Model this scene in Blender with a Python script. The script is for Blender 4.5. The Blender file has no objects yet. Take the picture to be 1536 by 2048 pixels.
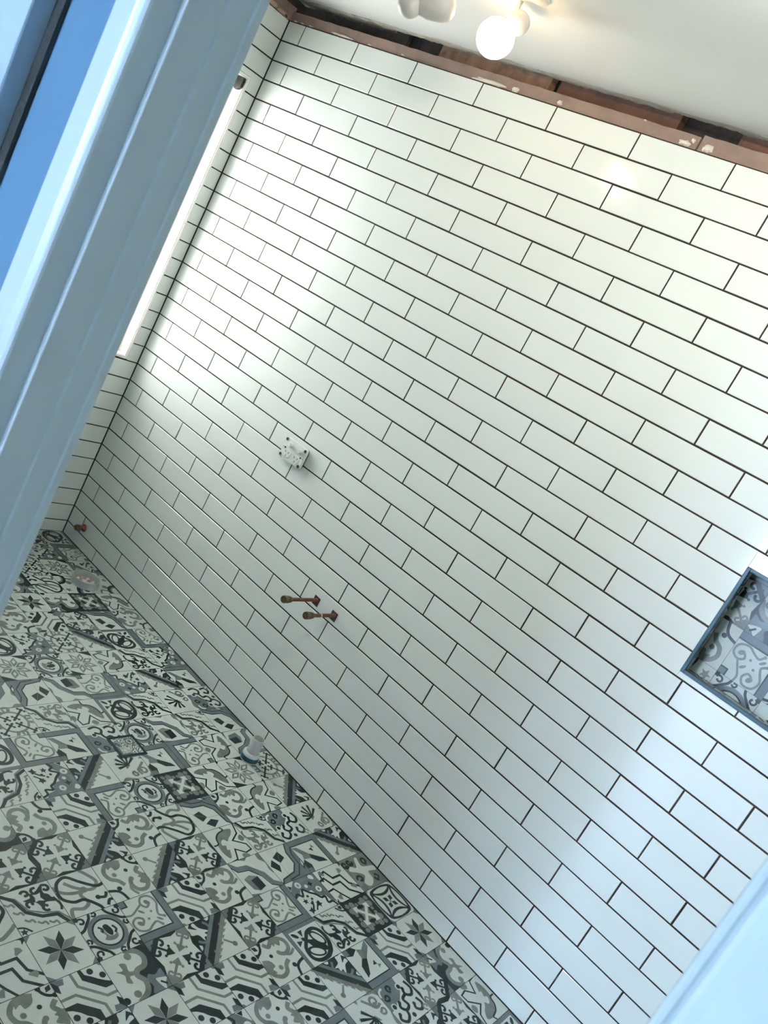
import bpy, bmesh, math, random
from mathutils import Vector, Matrix

# ------------------------------------------------------------------ camera
S = bpy.context.scene
C = S.collection
random.seed(7)
CAM = Vector((2.9701, -2.3198, 1.5789))
RIGHT = Vector((0.6796, 0.5703, 0.4614))
DOWN = Vector((0.5026, 0.0963, -0.8592))
FWD = Vector((-0.5345, 0.8157, -0.2212)).normalized()
RIGHT = (RIGHT - FWD * RIGHT.dot(FWD)).normalized()
UP = RIGHT.cross(FWD)
cd = bpy.data.cameras.new('camera')
cam = bpy.data.objects.new('camera', cd)
C.objects.link(cam)
M = Matrix.Identity(4)
for r in range(3):
    M[r][0], M[r][1], M[r][2], M[r][3] = RIGHT[r], UP[r], -FWD[r], CAM[r]
cam.matrix_world = M
cd.sensor_fit = 'VERTICAL'
cd.sensor_height = 36.0
cd.sensor_width = 27.0
cd.lens = 1728.5 / 2048 * 36.0
cd.clip_start = 0.02
cd.dof.use_dof = True
cd.dof.focus_distance = 2.6
cd.dof.aperture_fstop = 13.0
S.camera = cam
# ------------------------------------------------------------------ world, daylight, exposure
S.view_settings.view_transform = 'Standard'
S.view_settings.look = 'None'
S.view_settings.gamma = 1.0
S.view_settings.use_curve_mapping = False
S.view_settings.exposure = 0.88
W = bpy.data.worlds.new('sky')
S.world = W
W.use_nodes = True
W.node_tree.nodes['Background'].inputs[0].default_value = (0.62, 0.80, 1.0, 1)
W.node_tree.nodes['Background'].inputs[1].default_value = 1.0


def area(name, loc, size_x, size_y, direction, color, power):
    l = bpy.data.lights.new(name, 'AREA')
    l.shape = 'RECTANGLE'
    l.size, l.size_y = size_x, size_y
    l.color = color
    l.energy = power
    o = bpy.data.objects.new(name, l)
    o.location = loc
    o.rotation_euler = Vector(direction).to_track_quat('-Z', 'Y').to_euler()
    C.objects.link(o)
    return o


# daylight behind the bathroom window and behind the added, unseen hall window
area('window_daylight', (-0.40, -0.44, 1.52), 0.72, 1.3, (1, 0, 0), (1.0, 0.99, 0.94), 36.0)
area('hall_daylight', (1.62, -7.32, 1.55), 1.5, 1.6, (0.2, 1, -0.12), (0.54, 0.71, 1.0), 640.0)
area('hall_overhead_light', (1.9, -3.1, 2.36), 0.9, 0.9, (0.1, 0.15, -1), (0.70, 0.86, 1.0), 5.0)  # unseen cool light under the closed hall ceiling, no skylight there
l_ = bpy.data.lights.new('added_wall_fill', 'AREA')  # fill added out of view to brighten the tiled wall, no fitting
l_.shape = 'DISK'
l_.size = 0.22
l_.energy = 9.0
l_.color = (1.0, 0.95, 0.86)
o_ = bpy.data.objects.new('added_wall_fill', l_)
o_.location = (2.35, -1.15, 2.33)
o_.rotation_euler = Vector((-0.25, 1.0, -0.45)).to_track_quat('-Z', 'Y').to_euler()
C.objects.link(o_)
BULB_STRENGTH = 10.0

# ------------------------------------------------------------------ materials
MATS = {}


def mat(name, col, rough=0.5, metal=0.0, bump=None, vary=0.0, vscale=8.0, coat=0.0, emit=None, alpha=None,
        transmission=0.0, spec=0.5):
    if name in MATS:
        return MATS[name]
    m = bpy.data.materials.new(name)
    m.use_nodes = True
    nt = m.node_tree
    b = nt.nodes['Principled BSDF']
    b.inputs['Base Color'].default_value = (*col, 1)
    b.inputs['Roughness'].default_value = rough
    b.inputs['Metallic'].default_value = metal
    b.inputs['Coat Weight'].default_value = coat
    b.inputs['Specular IOR Level'].default_value = spec
    b.inputs['Transmission Weight'].default_value = transmission
    tc = nt.nodes.new('ShaderNodeTexCoord')
    if vary:
        n = nt.nodes.new('ShaderNodeTexNoise')
        n.inputs['Scale'].default_value = vscale
        n.inputs['Detail'].default_value = 6
        nt.links.new(tc.outputs['Object'], n.inputs['Vector'])
        r = nt.nodes.new('ShaderNodeValToRGB')
        r.color_ramp.elements[0].position = 0.3
        r.color_ramp.elements[1].position = 0.7
        r.color_ramp.elements[0].color = (*[c * (1 - vary) for c in col], 1)
        r.color_ramp.elements[1].color = (*[min(1, c * (1 + vary)) for c in col], 1)
        nt.links.new(n.outputs['Fac'], r.inputs['Fac'])
        nt.links.new(r.outputs['Color'], b.inputs['Base Color'])
    if bump:
        n = nt.nodes.new('ShaderNodeTexNoise')
        n.inputs['Scale'].default_value = bump[0]
        n.inputs['Detail'].default_value = bump[2] if len(bump) > 2 else 3
        nt.links.new(tc.outputs['Object'], n.inputs['Vector'])
        bp = nt.nodes.new('ShaderNodeBump')
        bp.inputs['Strength'].default_value = 1.0
        bp.inputs['Distance'].default_value = bump[1]
        nt.links.new(n.outputs['Fac'], bp.inputs['Height'])
        nt.links.new(bp.outputs['Normal'], b.inputs['Normal'])
    if emit:
        b.inputs['Emission Color'].default_value = (*emit[0], 1)
        b.inputs['Emission Strength'].default_value = emit[1]
    MATS[name] = m
    return m


M_TILE = mat('white glazed tile', (0.77, 0.82, 0.78), 0.12, bump=(9.0, 0.0016, 2), spec=0.5)
M_GROUT = mat('dark brown grout', (0.030, 0.020, 0.014), 0.9, bump=(300, 0.0005))
M_FW = mat('floor tile off white', (0.47, 0.53, 0.49), 0.34, vary=0.05, vscale=25, bump=(60, 0.0002), spec=0.3)
M_FL = mat('floor tile warm grey', (0.155, 0.175, 0.16), 0.30, vary=0.18, vscale=30, bump=(60, 0.0002), spec=0.3)
M_FB = mat('floor tile blue grey', (0.115, 0.15, 0.16), 0.30, vary=0.15, vscale=30, bump=(60, 0.0002), spec=0.3)
M_FD = mat('floor tile charcoal', (0.012, 0.022, 0.024), 0.40, vary=0.2, vscale=30, bump=(60, 0.0002), spec=0.3)
M_PAINT = mat('white gloss trim paint', (0.56, 0.64, 0.63), 0.25, bump=(12, 0.0006, 2))
M_WINPAINT = mat('cream window paint', (0.86, 0.83, 0.77), 0.35, bump=(20, 0.0006, 2))
M_CEIL = mat('ceiling paint', (0.74, 0.75, 0.72), 0.85, vary=0.02, vscale=3)
M_HALLWALL = mat('blue grey hall paint', (0.075, 0.17, 0.26), 0.6)
M_HALLWHITE = mat('hall white paint', (0.40, 0.50, 0.55), 0.7)
M_BOARD = mat('old pinkish wall board', (0.30, 0.215, 0.175), 0.85, vary=0.16, vscale=14, bump=(80, 0.002))
M_PLASTER = mat('white plaster dabs', (0.72, 0.68, 0.60), 0.85, bump=(90, 0.004))
M_BAND = mat('broken cornice plaster', (0.56, 0.53, 0.44), 0.9, vary=0.18, vscale=22, bump=(60, 0.006))
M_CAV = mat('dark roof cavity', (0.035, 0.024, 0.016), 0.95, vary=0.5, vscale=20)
M_TIMBER = mat('red brown timber', (0.13, 0.055, 0.026), 0.7, vary=0.35, vscale=18, bump=(50, 0.002))
M_TIMBER2 = mat('orange brown timber', (0.25, 0.13, 0.065), 0.7, vary=0.4, vscale=24, bump=(50, 0.002))
M_COPPER = mat('weathered copper', (0.20, 0.085, 0.055), 0.42, metal=0.75, vary=0.3, vscale=60)
M_BRASS = mat('dull brass', (0.17, 0.13, 0.075), 0.45, metal=0.7, vary=0.35, vscale=80, bump=(200, 0.0005))
M_HOLE = mat('cut hole in board', (0.06, 0.035, 0.03), 0.9, vary=0.4, vscale=60)
M_PLASTIC = mat('white plastic', (0.74, 0.78, 0.74), 0.3)
M_PVC = mat('white pvc', (0.52, 0.56, 0.55), 0.35, vary=0.06, vscale=20)
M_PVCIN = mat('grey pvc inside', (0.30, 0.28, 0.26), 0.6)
M_GLUE = mat('blue pipe primer', (0.02, 0.10, 0.14), 0.4, vary=0.6, vscale=40)
M_SCREW = mat('brown screw recess', (0.16, 0.11, 0.09), 0.5, metal=0.3)
M_BLACK = mat('black rubber', (0.012, 0.014, 0.012), 0.55, bump=(80, 0.002))  # catch rubber, also the painted shade in the hall door gap
M_DSLOT = mat('dark slot', (0.015, 0.012, 0.01), 0.8)
M_CHROME = mat('polished steel trim', (0.012, 0.055, 0.075), 0.38, metal=0.0, spec=0.35)
M_DRAIN = mat('dark drain metal', (0.05, 0.06, 0.065), 0.3, metal=0.8)
M_SHADE = mat('satin lamp metal', (0.60, 0.57, 0.52), 0.4, metal=0.0)
M_COIL = mat('warm coil', (0.5, 0.3, 0.12), 0.35, metal=0.8)
M_BULB = mat('lit bulb', (1, 1, 1), 0.4, emit=((1.0, 0.72, 0.42), BULB_STRENGTH))
M_HALLFLOOR = mat('hall floor boards', (0.12, 0.10, 0.09), 0.4, vary=0.2, vscale=4)
M_SASH = mat('window sash', (0.80, 0.79, 0.75), 0.4)
M_RUBBLE = mat('pale mortar crumbs', (0.68, 0.58, 0.52), 0.9, vary=0.3, vscale=50)
M_GLASS = bpy.data.materials.new('clear glass')
M_GLASS.use_nodes = True
_b = M_GLASS.node_tree.nodes['Principled BSDF']
_b.inputs['Transmission Weight'].default_value = 1.0
_b.inputs['Roughness'].default_value = 0.0
_b.inputs['IOR'].default_value = 1.1


# ------------------------------------------------------------------ mesh helpers
class MB:
    """collects faces with a material per face"""

    def __init__(self):
        self.v, self.f, self.mi, self.ms = [], [], [], []

    def m(self, mt):
        if mt not in self.ms:
            self.ms.append(mt)
        return self.ms.index(mt)

    def face(self, pts, mt):
        n = len(self.v)
        self.v += [tuple(p) for p in pts]
        self.f.append(tuple(range(n, n + len(pts))))
        self.mi.append(self.m(mt))

    def box(self, lo, hi, mt):
        x0, y0, z0 = lo
        x1, y1, z1 = hi
        n = len(self.v)
        self.v += [(x0, y0, z0), (x1, y0, z0), (x1, y1, z0), (x0, y1, z0),
                   (x0, y0, z1), (x1, y0, z1), (x1, y1, z1), (x0, y1, z1)]
        for q in ((0, 3, 2, 1), (4, 5, 6, 7), (0, 1, 5, 4), (1, 2, 6, 5), (2, 3, 7, 6), (3, 0, 4, 7)):
            self.f.append(tuple(n + i for i in q))
            self.mi.append(self.m(mt))

    def lathe(self, prof, mt, origin=(0, 0, 0), axis=(0, 0, 1), seg=32, cap0=True, cap1=True):
        ax = Vector(axis).normalized()
        t = Vector((1, 0, 0)) if abs(ax.x) < 0.9 else Vector((0, 1, 0))
        e1 = ax.cross(t).normalized()
        e2 = ax.cross(e1)
        o = Vector(origin)
        n = len(self.v)
        for r, h in prof:
            for k in range(seg):
                a = 2 * math.pi * k / seg
                self.v.append(tuple(o + ax * h + e1 * (r * math.cos(a)) + e2 * (r * math.sin(a))))
        mi = self.m(mt)
        for i in range(len(prof) - 1):
            for k in range(seg):
                a, b = n + i * seg + k, n + i * seg + (k + 1) % seg
                self.f.append((a, b, b + seg, a + seg))
                self.mi.append(mi)
        if cap0:
            self.f.append(tuple(n + k for k in range(seg))[::-1])
            self.mi.append(mi)
        if cap1:
            self.f.append(tuple(n + (len(prof) - 1) * seg + k for k in range(seg)))
            self.mi.append(mi)

    def build(self, name, parent=None, smooth=False, bevel=0.0, loc=None, fix=True):
        me = bpy.data.meshes.new(name)
        org = Vector(loc) if loc is not None else Vector((0, 0, 0))
        me.from_pydata([tuple(Vector(p) - org) for p in self.v], [], self.f)
        for mt in self.ms:
            me.materials.append(mt)
        me.polygons.foreach_set('material_index', self.mi)
        if fix:
            bm = bmesh.new()
            bm.from_mesh(me)
            bmesh.ops.recalc_face_normals(bm, faces=bm.faces)
            bm.to_mesh(me)
            bm.free()
        o = bpy.data.objects.new(name, me)
        C.objects.link(o)
        o.location = org
        if parent is not None:
            o.parent = parent
            o.location = org - parent_world(parent)
        if smooth:
            me.polygons.foreach_set('use_smooth', [True] * len(me.polygons))
        if bevel:
            b = o.modifiers.new('bevel', 'BEVEL')
            b.width = bevel
            b.segments = 2
            b.limit_method = 'ANGLE'
        if smooth:
            e = o.modifiers.new('split', 'EDGE_SPLIT')
            e.split_angle = math.radians(40)
        return o


def parent_world(o):
    p = Vector((0, 0, 0))
    while o is not None:
        p += Vector(o.location)
        o = o.parent
    return p


def thing(name, label, cat, loc, group=None):
    o = bpy.data.objects.new(name, None)
    o.empty_display_size = 0.05
    C.objects.link(o)
    o.location = loc
    return tag(o, label, cat, group)


def tag(o, label, cat, group=None):
    o['label'] = label
    o['category'] = cat
    if group:
        o['group'] = group
    return o


def struct(o):
    o['kind'] = 'structure'
    return o


# ------------------------------------------------------------------ room numbers
ROW_H, ROW_0, TL, TA = 0.0773, 0.058, 0.302, -0.0509
CEIL = 2.385
TILETOP = ROW_0 + 29 * ROW_H + 0.002
XR = 3.75          # right wall
YD = -1.72         # door wall, room side
YH = -1.80         # door wall, hall side
XL_J, XR_J = 2.156, 2.9635   # door opening
DOORTOP = 2.06
NX0, NX1, NZ0, NZ1, ND = 2.4975, 3.12, 1.081, 1.402, 0.09


def subtract(rect, cut):
    x0, z0, x1, z1 = rect
    a0, c0, a1, c1 = cut
    if x1 <= a0 or x0 >= a1 or z1 <= c0 or z0 >= c1:
        return [rect]
    out = []
    if x0 < a0:
        out.append((x0, z0, a0, z1))
    if x1 > a1:
        out.append((a1, z0, x1, z1))
    xa, xb = max(x0, a0), min(x1, a1)
    if z0 < c0:
        out.append((xa, z0, xb, c0))
    if z1 > c1:
        out.append((xa, c1, xb, z1))
    return out


def tiled_wall(mb, u0, u1, top, to3, cuts, a, flip=False):
    """to3(u, z, d): d = depth into the wall"""
    g = 0.0024
    for k in range(-1, 29):
        zb = 0.0 if k == -1 else ROW_0 + k * ROW_H
        zt = ROW_0 + (k + 1) * ROW_H
        n = math.floor((u0 - a) / TL) - 1
        while True:
            s = a + n * TL + (0.0 if k % 2 else TL / 2)
            n += 1
            if s > u1:
                break
            if s + TL < u0:
                continue
            gg = g + random.uniform(-0.0004, 0.0004)
            gl = 0.0023 + random.uniform(-0.0003, 0.0003)
            rs = [(max(s + gl, u0 + 0.0030), zb + (gg if k >= 0 else 0.002), min(s + TL - gl, u1 - 0.0022),
                   min(zt - gg, top))]
            for c in cuts:
                rs = [q for r in rs for q in subtract(r, c)]
            j = [random.uniform(-0.00022, 0.00022) for _ in range(3)]
            for (x0, z0, x1, z1) in rs:
                if x1 - x0 < 0.004 or z1 - z0 < 0.004:
                    continue
                b = 0.0011

                def dd(x, z):
                    return j[0] + j[1] * (x - x0) / TL * 2 + j[2] * (z - z0) / ROW_H
                inn = [(x0 + b, z0 + b), (x1 - b, z0 + b), (x1 - b, z1 - b), (x0 + b, z1 - b)]
                out = [(x0, z0), (x1, z0), (x1, z1), (x0, z1)]
                I = [to3(x, z, dd(x, z)) for x, z in inn]
                O = [to3(x, z, 0.0012) for x, z in out]
                B = [to3(x, z, 0.008) for x, z in out]
                mb.face(I, M_TILE)
                for q in range(4):
                    r = (q + 1) % 4
                    mb.face([O[q], O[r], I[r], I[q]], M_TILE)
                    mb.face([B[q], B[r], O[r], O[q]], M_TILE)


# ------------------------------------------------------------------ wall with tiles and niche
mb = MB()
tiled_wall(mb, 0.0, XR, TILETOP, lambda u, z, d: (u, d, z), [(NX0, NZ0, NX1, NZ1)], TA)
# grout bed round the niche, and the board behind up to the cavity
GD = 0.0021
for (x0, z0, x1, z1) in subtract((-0.01, 0.0, XR + 0.01, TILETOP - 0.001), (NX0, NZ0, NX1, NZ1)):
    mb.face([(x0, GD, z0), (x1, GD, z0), (x1, GD, z1), (x0, GD, z1)], M_GROUT)
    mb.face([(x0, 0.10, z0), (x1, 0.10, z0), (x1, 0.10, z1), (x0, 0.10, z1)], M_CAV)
struct(mb.build('wall_back'))

# exposed wall board strip over the tiles
rnd = random.Random(3)
mb = MB()


def ragged(x0, x1, step, f):
    n = max(2, int((x1 - x0) / step))
    return [(x0 + (x1 - x0) * i / n, f(x0 + (x1 - x0) * i / n)) for i in range(n + 1)]


def strip_board(x0, x1, zt):
    top = ragged(x0, x1, 0.03, lambda x: zt + rnd.uniform(-0.0012, 0.0012))
    for (a, za), (b, zb) in zip(top[:-1], top[1:]):
        mb.face([(a, 0.006, 2.28), (b, 0.006, 2.28), (b, 0.006, zb), (a, 0.006, za)], M_BOARD)
        mb.face([(a, 0.006, za), (b, 0.006, zb), (b, 0.016, zb), (a, 0.016, za)], M_BOARD)
    mb.face([(x0, 0.006, 2.28), (x0, 0.016, 2.28), (x0, 0.016, zt), (x0, 0.006, zt)], M_BOARD)
    mb.face([(x1, 0.006, 2.28), (x1, 0.016, 2.28), (x1, 0.016, zt), (x1, 0.006, zt)], M_BOARD)


strip_board(0.0, 1.782, 2.337)
strip_board(1.788, XR, 2.345)
bd = mb.build('trim_1')
struct(bd)

# plaster smears left along the top tile row
mb = MB()


def dab(cx, cz, w, h, y=0.004, seed=0):
    r = random.Random(seed)
    n = 14
    ring = []
    for k in range(n):
        a = 2 * math.pi * k / n
        q = r.uniform(0.65, 1.1)
        ring.append((cx + w * 0.5 * q * math.cos(a), cz + h * 0.5 * q * math.sin(a)))
    mid = [(cx + (x - cx) * 0.55, cz + (z - cz) * 0.55) for x, z in ring]
    for k in range(n):
        l = (k + 1) % n
        mb.face([(ring[k][0], y + 0.003, ring[k][1]), (ring[l][0], y + 0.003, ring[l][1]),
                 (mid[l][0], y - 0.002, mid[l][1]), (mid[k][0], y - 0.002, mid[k][1])], M_PLASTER)
    mb.face([(x, y - 0.002, z) for x, z in mid], M_PLASTER)


for q, (x, z, w, h) in enumerate([(0.31, 2.305, 0.10, 0.012), (0.26, 2.306, 0.05, 0.010), (0.12, 2.304, 0.03, 0.006),
                                  (0.07, 2.304, 0.025, 0.006), (0.03, 2.304, 0.02, 0.008), (1.02, 2.307, 0.16, 0.016),
                                  (1.13, 2.310, 0.03, 0.022), (1.305, 2.312, 0.024, 0.020), (0.45, 2.304, 0.02, 0.005),
                                  (1.745, 2.311, 0.045, 0.018), (1.765, 2.323, 0.016, 0.014), (1.815, 2.314, 0.036, 0.026),
                                  (1.60, 2.336, 0.010, 0.006), (0.62, 2.306, 0.02, 0.006)]):
    dab(x, z, w, h, 0.003, q)
struct(mb.build('trim_2'))

# ceiling cavity: dark back, battens
mb = MB()
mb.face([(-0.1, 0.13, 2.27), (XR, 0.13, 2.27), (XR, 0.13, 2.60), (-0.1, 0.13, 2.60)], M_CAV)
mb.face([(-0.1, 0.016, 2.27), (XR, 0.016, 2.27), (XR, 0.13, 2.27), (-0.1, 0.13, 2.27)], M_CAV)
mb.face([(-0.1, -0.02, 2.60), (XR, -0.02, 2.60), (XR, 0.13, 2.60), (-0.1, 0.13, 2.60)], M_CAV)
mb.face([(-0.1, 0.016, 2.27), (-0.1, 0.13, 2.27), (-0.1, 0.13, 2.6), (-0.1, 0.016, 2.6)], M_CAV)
struct(mb.build('wall_cavity'))
tb = MB(); tb.box((1.222, 0.078, 2.30), (1.660, 0.115, 2.46), M_TIMBER)
struct(tb.build('trim_3', bevel=0.002))
tb = MB(); tb.box((0.70, 0.080, 2.30), (1.185, 0.115, 2.46), M_TIMBER2)
struct(tb.build('trim_4', bevel=0.002))
tb = MB(); tb.box((1.85, 0.082, 2.30), (2.70, 0.115, 2.46), M_TIMBER)
struct(tb.build('trim_5', bevel=0.002))
tb = MB(); tb.box((0.10, 0.095, 2.30), (0.52, 0.115, 2.46), M_CAV)
struct(tb.build('trim_6', bevel=0.002))

# ceiling with a broken edge, and the torn cornice line
mb = MB()
edge = ragged(-0.02, XR, 0.022, lambda x: 0.004 + rnd.uniform(-0.0025, 0.0025) +
              (0.022 if 1.66 < x < 1.86 else 0.0))
for (a, ya), (b, yb) in zip(edge[:-1], edge[1:]):
    mb.face([(a, YD, CEIL), (b, YD, CEIL), (b, yb, CEIL), (a, ya, CEIL)], M_CEIL)
    mb.face([(a, ya, CEIL), (b, yb, CEIL), (b, yb, CEIL + 0.010), (a, ya, CEIL + 0.010)], M_CEIL)
struct(mb.build('ceiling'))
mb = MB()


def bandw(x):
    w = 0.036 + 0.005 * math.sin(x * 7) + rnd.uniform(-0.005, 0.005)
    if x < 0.5:
        w += 0.024
    if 1.66 < x < 1.86:
        w -= 0.010
    return w


e2 = ragged(-0.02, XR, 0.016, bandw)
for (a, ya), (b, yb) in zip(e2[:-1], e2[1:]):
    mb.face([(a, 0.001 + 0.003 * math.sin(a * 23), CEIL - 0.0012), (b, 0.001 + 0.003 * math.sin(b * 23), CEIL - 0.0012), (b, yb, CEIL - 0.0012), (a, ya, CEIL - 0.0012)], M_BAND)
    mb.face([(a, ya, CEIL - 0.0012), (b, yb, CEIL - 0.0012), (b, yb, CEIL + 0.016), (a, ya, CEIL + 0.016)], M_BAND)
struct(mb.build('trim_7'))

# ------------------------------------------------------------------ window wall
WY0, WY1, WZ0, WZ1 = -0.0565, -0.78, 0.8355, 2.044
mb = MB()
tiled_wall(mb, 0.0, -YD, TILETOP, lambda u, z, d: (-d, -u, z), [(-WY0, WZ0, -WY1, WZ1)], 0.0)
for (u0, z0, u1, z1) in subtract((0.0, 0.0, -YD, TILETOP - 0.001), (-WY0, WZ0, -WY1, WZ1)):
    mb.face([(-GD, -u0, z0), (-GD, -u1, z0), (-GD, -u1, z1), (-GD, -u0, z1)], M_GROUT)
    mb.face([(-0.13, -u0, z0), (-0.13, -u1, z0), (-0.13, -u1, z1), (-0.13, -u0, z1)], M_HALLWHITE)
for (a, b) in (((0, 0.0), (0, 0.0)),):
    pass
mb.face([(-0.006, 0.016, TILETOP - 0.01), (-0.006, YD, TILETOP - 0.01), (-0.006, YD, 2.352), (-0.006, 0.016, 2.352)], M_BOARD)
mb.face([(-0.006, 0.016, 2.352), (-0.006, YD, 2.352), (-0.13, YD, 2.352), (-0.13, 0.016, 2.352)], M_BOARD)
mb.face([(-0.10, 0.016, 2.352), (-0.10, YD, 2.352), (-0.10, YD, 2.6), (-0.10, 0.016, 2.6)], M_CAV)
struct(mb.build('wall_left'))
mb = MB()
for q, (u, z, w) in enumerate([(0.045, 2.305, 0.07), (0.10, 2.309, 0.06), (0.02, 2.303, 0.03)]):
    pts = []
    r = random.Random(q + 40)
    for k in range(12):
        a = 2 * math.pi * k / 12
        pts.append((0.001, -u + w / 2 * math.cos(a) * r.uniform(.7, 1.1), z + 0.009 * math.sin(a) * r.uniform(.6, 1.2)))
    mb.face(pts, mat('peach plaster', (0.50, 0.36, 0.27), 0.9, bump=(90, 0.003)))
struct(mb.build('trim_8'))

# window_1: trim frame, reveal, sash and pane
win = bpy.data.objects.new('window_1', None)
C.objects.link(win)
win.location = (0, (WY0 + WY1) / 2, WZ0)
struct(win)


def frame_boxes(mb, x0, x1, o, i, mt):
    """rectangular ring in the plane x=const between outer o and inner i (y0,z0,y1,z1)"""
    (a0, c0, a1, c1), (b0, d0, b1, d1) = o, i
    mb.box((x0, a0, c0), (x1, b0, c1), mt)
    mb.box((x0, b1, c0), (x1, a1, c1), mt)
    mb.box((x0, b0, c0), (x1, b1, d0), mt)
    mb.box((x0, b0, d1), (x1, b1, c1), mt)


mb = MB()
o_ = (WY1 + 0.0015, WZ0 + 0.0015, WY0 - 0.0015, WZ1 - 0.0015)
i_ = (WY1 + 0.010, WZ0 + 0.010, WY0 - 0.010, WZ1 - 0.010)
frame_boxes(mb, -0.02, 0.0015, o_, i_, M_WINPAINT)
i2 = (WY1 + 0.013, WZ0 + 0.013, WY0 - 0.013, WZ1 - 0.013)
frame_boxes(mb, -0.02, -0.003, i_, i2, M_SASH)
mb.build('window_trim', win, bevel=0.0008)
mb = MB()
i3 = (WY1 + 0.012, WZ0 + 0.012, WY0 - 0.012, WZ1 - 0.012)
frame_boxes(mb, -0.125, -0.012, (WY1, WZ0, WY0, WZ1), i3, M_WINPAINT)
mb.build('window_reveal', win)
mb = MB()
i4 = (WY1 + 0.055, WZ0 + 0.060, WY0 - 0.055, WZ1 - 0.055)
frame_boxes(mb, -0.120, -0.085, i3, i4, M_SASH)
ym = (WY0 + WY1) / 2
mb.box((-0.118, ym - 0.018, i4[1]), (-0.087, ym + 0.018, i4[3]), M_SASH)
mb.build('window_frame', win, bevel=0.002)
mb = MB()
mb.box((-0.104, i4[0] - 0.004, i4[1] - 0.004), (-0.101, i4[2] + 0.004, i4[3] + 0.004), M_GLASS)
mb.build('window_pane', win)

# black rubber catch in the top corner of the reveal
mb = MB()
prof = [(-0.004, 2.030), (-0.002, 2.018), (-0.004, 1.994), (-0.018, 1.984), (-0.034, 1.981), (-0.050, 1.990),
        (-0.056, 2.004), (-0.050, 2.014), (-0.046, 2.024), (-0.052, 2.031)]
y0, y1 = WY0 - 0.0125, WY0 - 0.026
mb.face([(x, y0, z) for x, z in prof], M_BLACK)
mb.face([(x, y1, z) for x, z in prof], M_BLACK)
for k in range(len(prof)):
    a, b = prof[k], prof[(k + 1) % len(prof)]
    mb.face([(a[0], y0, a[1]), (b[0], y0, b[1]), (b[0], y1, b[1]), (a[0], y1, a[1])], M_BLACK)
tag(mb.build('window_catch', bevel=0.002), 'small black rubber catch in the top corner of the white window reveal', 'window catch')

# ------------------------------------------------------------------ door wall, other walls
mb = MB()
for (x0, z0, x1, z1) in ((-0.13, 0, XL_J - 0.02, CEIL), (XR_J + 0.02, 0, 4.6, CEIL), (XL_J - 0.02, DOORTOP + 0.02, XR_J + 0.02, CEIL)):
    mb.box((x0, YH, z0), (x1, YD, z1), M_HALLWALL)
struct(mb.build('wall_front'))
mb = MB(); mb.box((XR, YD, 0), (XR + 0.1, 0.1, 2.6), M_TILE)
struct(mb.build('wall_right'))
# hall shell
mb = MB()
mb.box((0.3, -7.25, 0), (0.4, YH, CEIL), M_HALLWHITE)
mb.box((4.5, -7.25, 0), (4.6, YH, CEIL), M_HALLWHITE)
struct(mb.build('wall_hall_sides'))
mb = MB()
HW = (0.8, 0.7, 2.44, 2.25)
for (x0, z0, x1, z1) in subtract((0.3, 0, 4.6, CEIL), HW):
    mb.box((x0, -7.25, z0), (x1, -7.15, z1), M_HALLWHITE)
struct(mb.build('wall_hall_back'))
mb = MB(); mb.box((0.3, -7.25, CEIL), (4.6, YD, CEIL + 0.1), M_CEIL)
struct(mb.build('ceiling_hall'))
mb = MB()
for k in range(36):
    x = 0.3 + k * 0.12
    mb.box((x + 0.0008, -7.25, -0.02), (x + 0.1192, YH + 0.02, 0.0), M_HALLFLOOR)
struct(mb.build('floor_hall'))
win2 = bpy.data.objects.new('window_2', None); C.objects.link(win2)  # window out of view, added as the opening for the blue hall daylight
win2.location = (1.62, -7.2, 0.7); struct(win2)
mb = MB()
for (x0, z0, x1, z1) in subtract(HW, (HW[0] + .06, HW[1] + .06, HW[2] - .06, HW[3] - .06)) + [(1.60, .76, 1.64, 2.19), (.86, 1.44, 2.38, 1.47)]:
    mb.box((x0, -7.23, z0), (x1, -7.17, z1), M_SASH)
mb.build('window_frame', win2, bevel=0.003)
mb = MB(); mb.box((HW[0] + .05, -7.202, HW[1] + .05), (HW[2] - .05, -7.198, HW[3] - .05), M_GLASS)
mb.build('window_pane', win2)


# door lining and architraves: swept vertical profiles
def sweep(mb, pts, z0, z1, mt):
    n = len(pts)
    for k in range(n):
        a, b = pts[k], pts[(k + 1) % n]
        mb.face([(a[0], a[1], z0), (b[0], b[1], z0), (b[0], b[1], z1), (a[0], a[1], z1)], mt)
    mb.face([(p[0], p[1], z1) for p in pts], mt)
    mb.face([(p[0], p[1], z0) for p in pts], mt)


def arch_profile():
    """(t, h): t across from the opening edge, h height off the wall"""
    return [(0.0, 0.0), (0.0, 0.027), (0.0008, 0.0298), (0.003, 0.0316), (0.0055, 0.0312), (0.0072, 0.0290), (0.0095, 0.0278),
            (0.0125, 0.0285), (0.016, 0.0305), (0.019, 0.0318), (0.024, 0.032), (0.052, 0.032), (0.0545, 0.031), (0.0556, 0.028),
            (0.0556, 0.0)]


mb = MB()
prof = [(XL_J - 0.008 - t, YH - h) for t, h in arch_profile()]
sweep(mb, prof, 0, DOORTOP + 0.06, M_PAINT)
struct(mb.build('trim_9', smooth=True))
mb = MB()
prof = [(XR_J - 0.008 + t * (1.0 if t < .03 else 1.6), YH - h) for t, h in arch_profile()]
sweep(mb, prof, 0, DOORTOP + 0.06, M_PAINT)
struct(mb.build('trim_10', smooth=True))
mb = MB()
mb.box((XL_J - 0.008, YH - 0.030, DOORTOP + 0.008), (XR_J - 0.008, YH, DOORTOP + 0.06), M_PAINT)
struct(mb.build('trim_11', bevel=0.003))

mb = MB()
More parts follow.
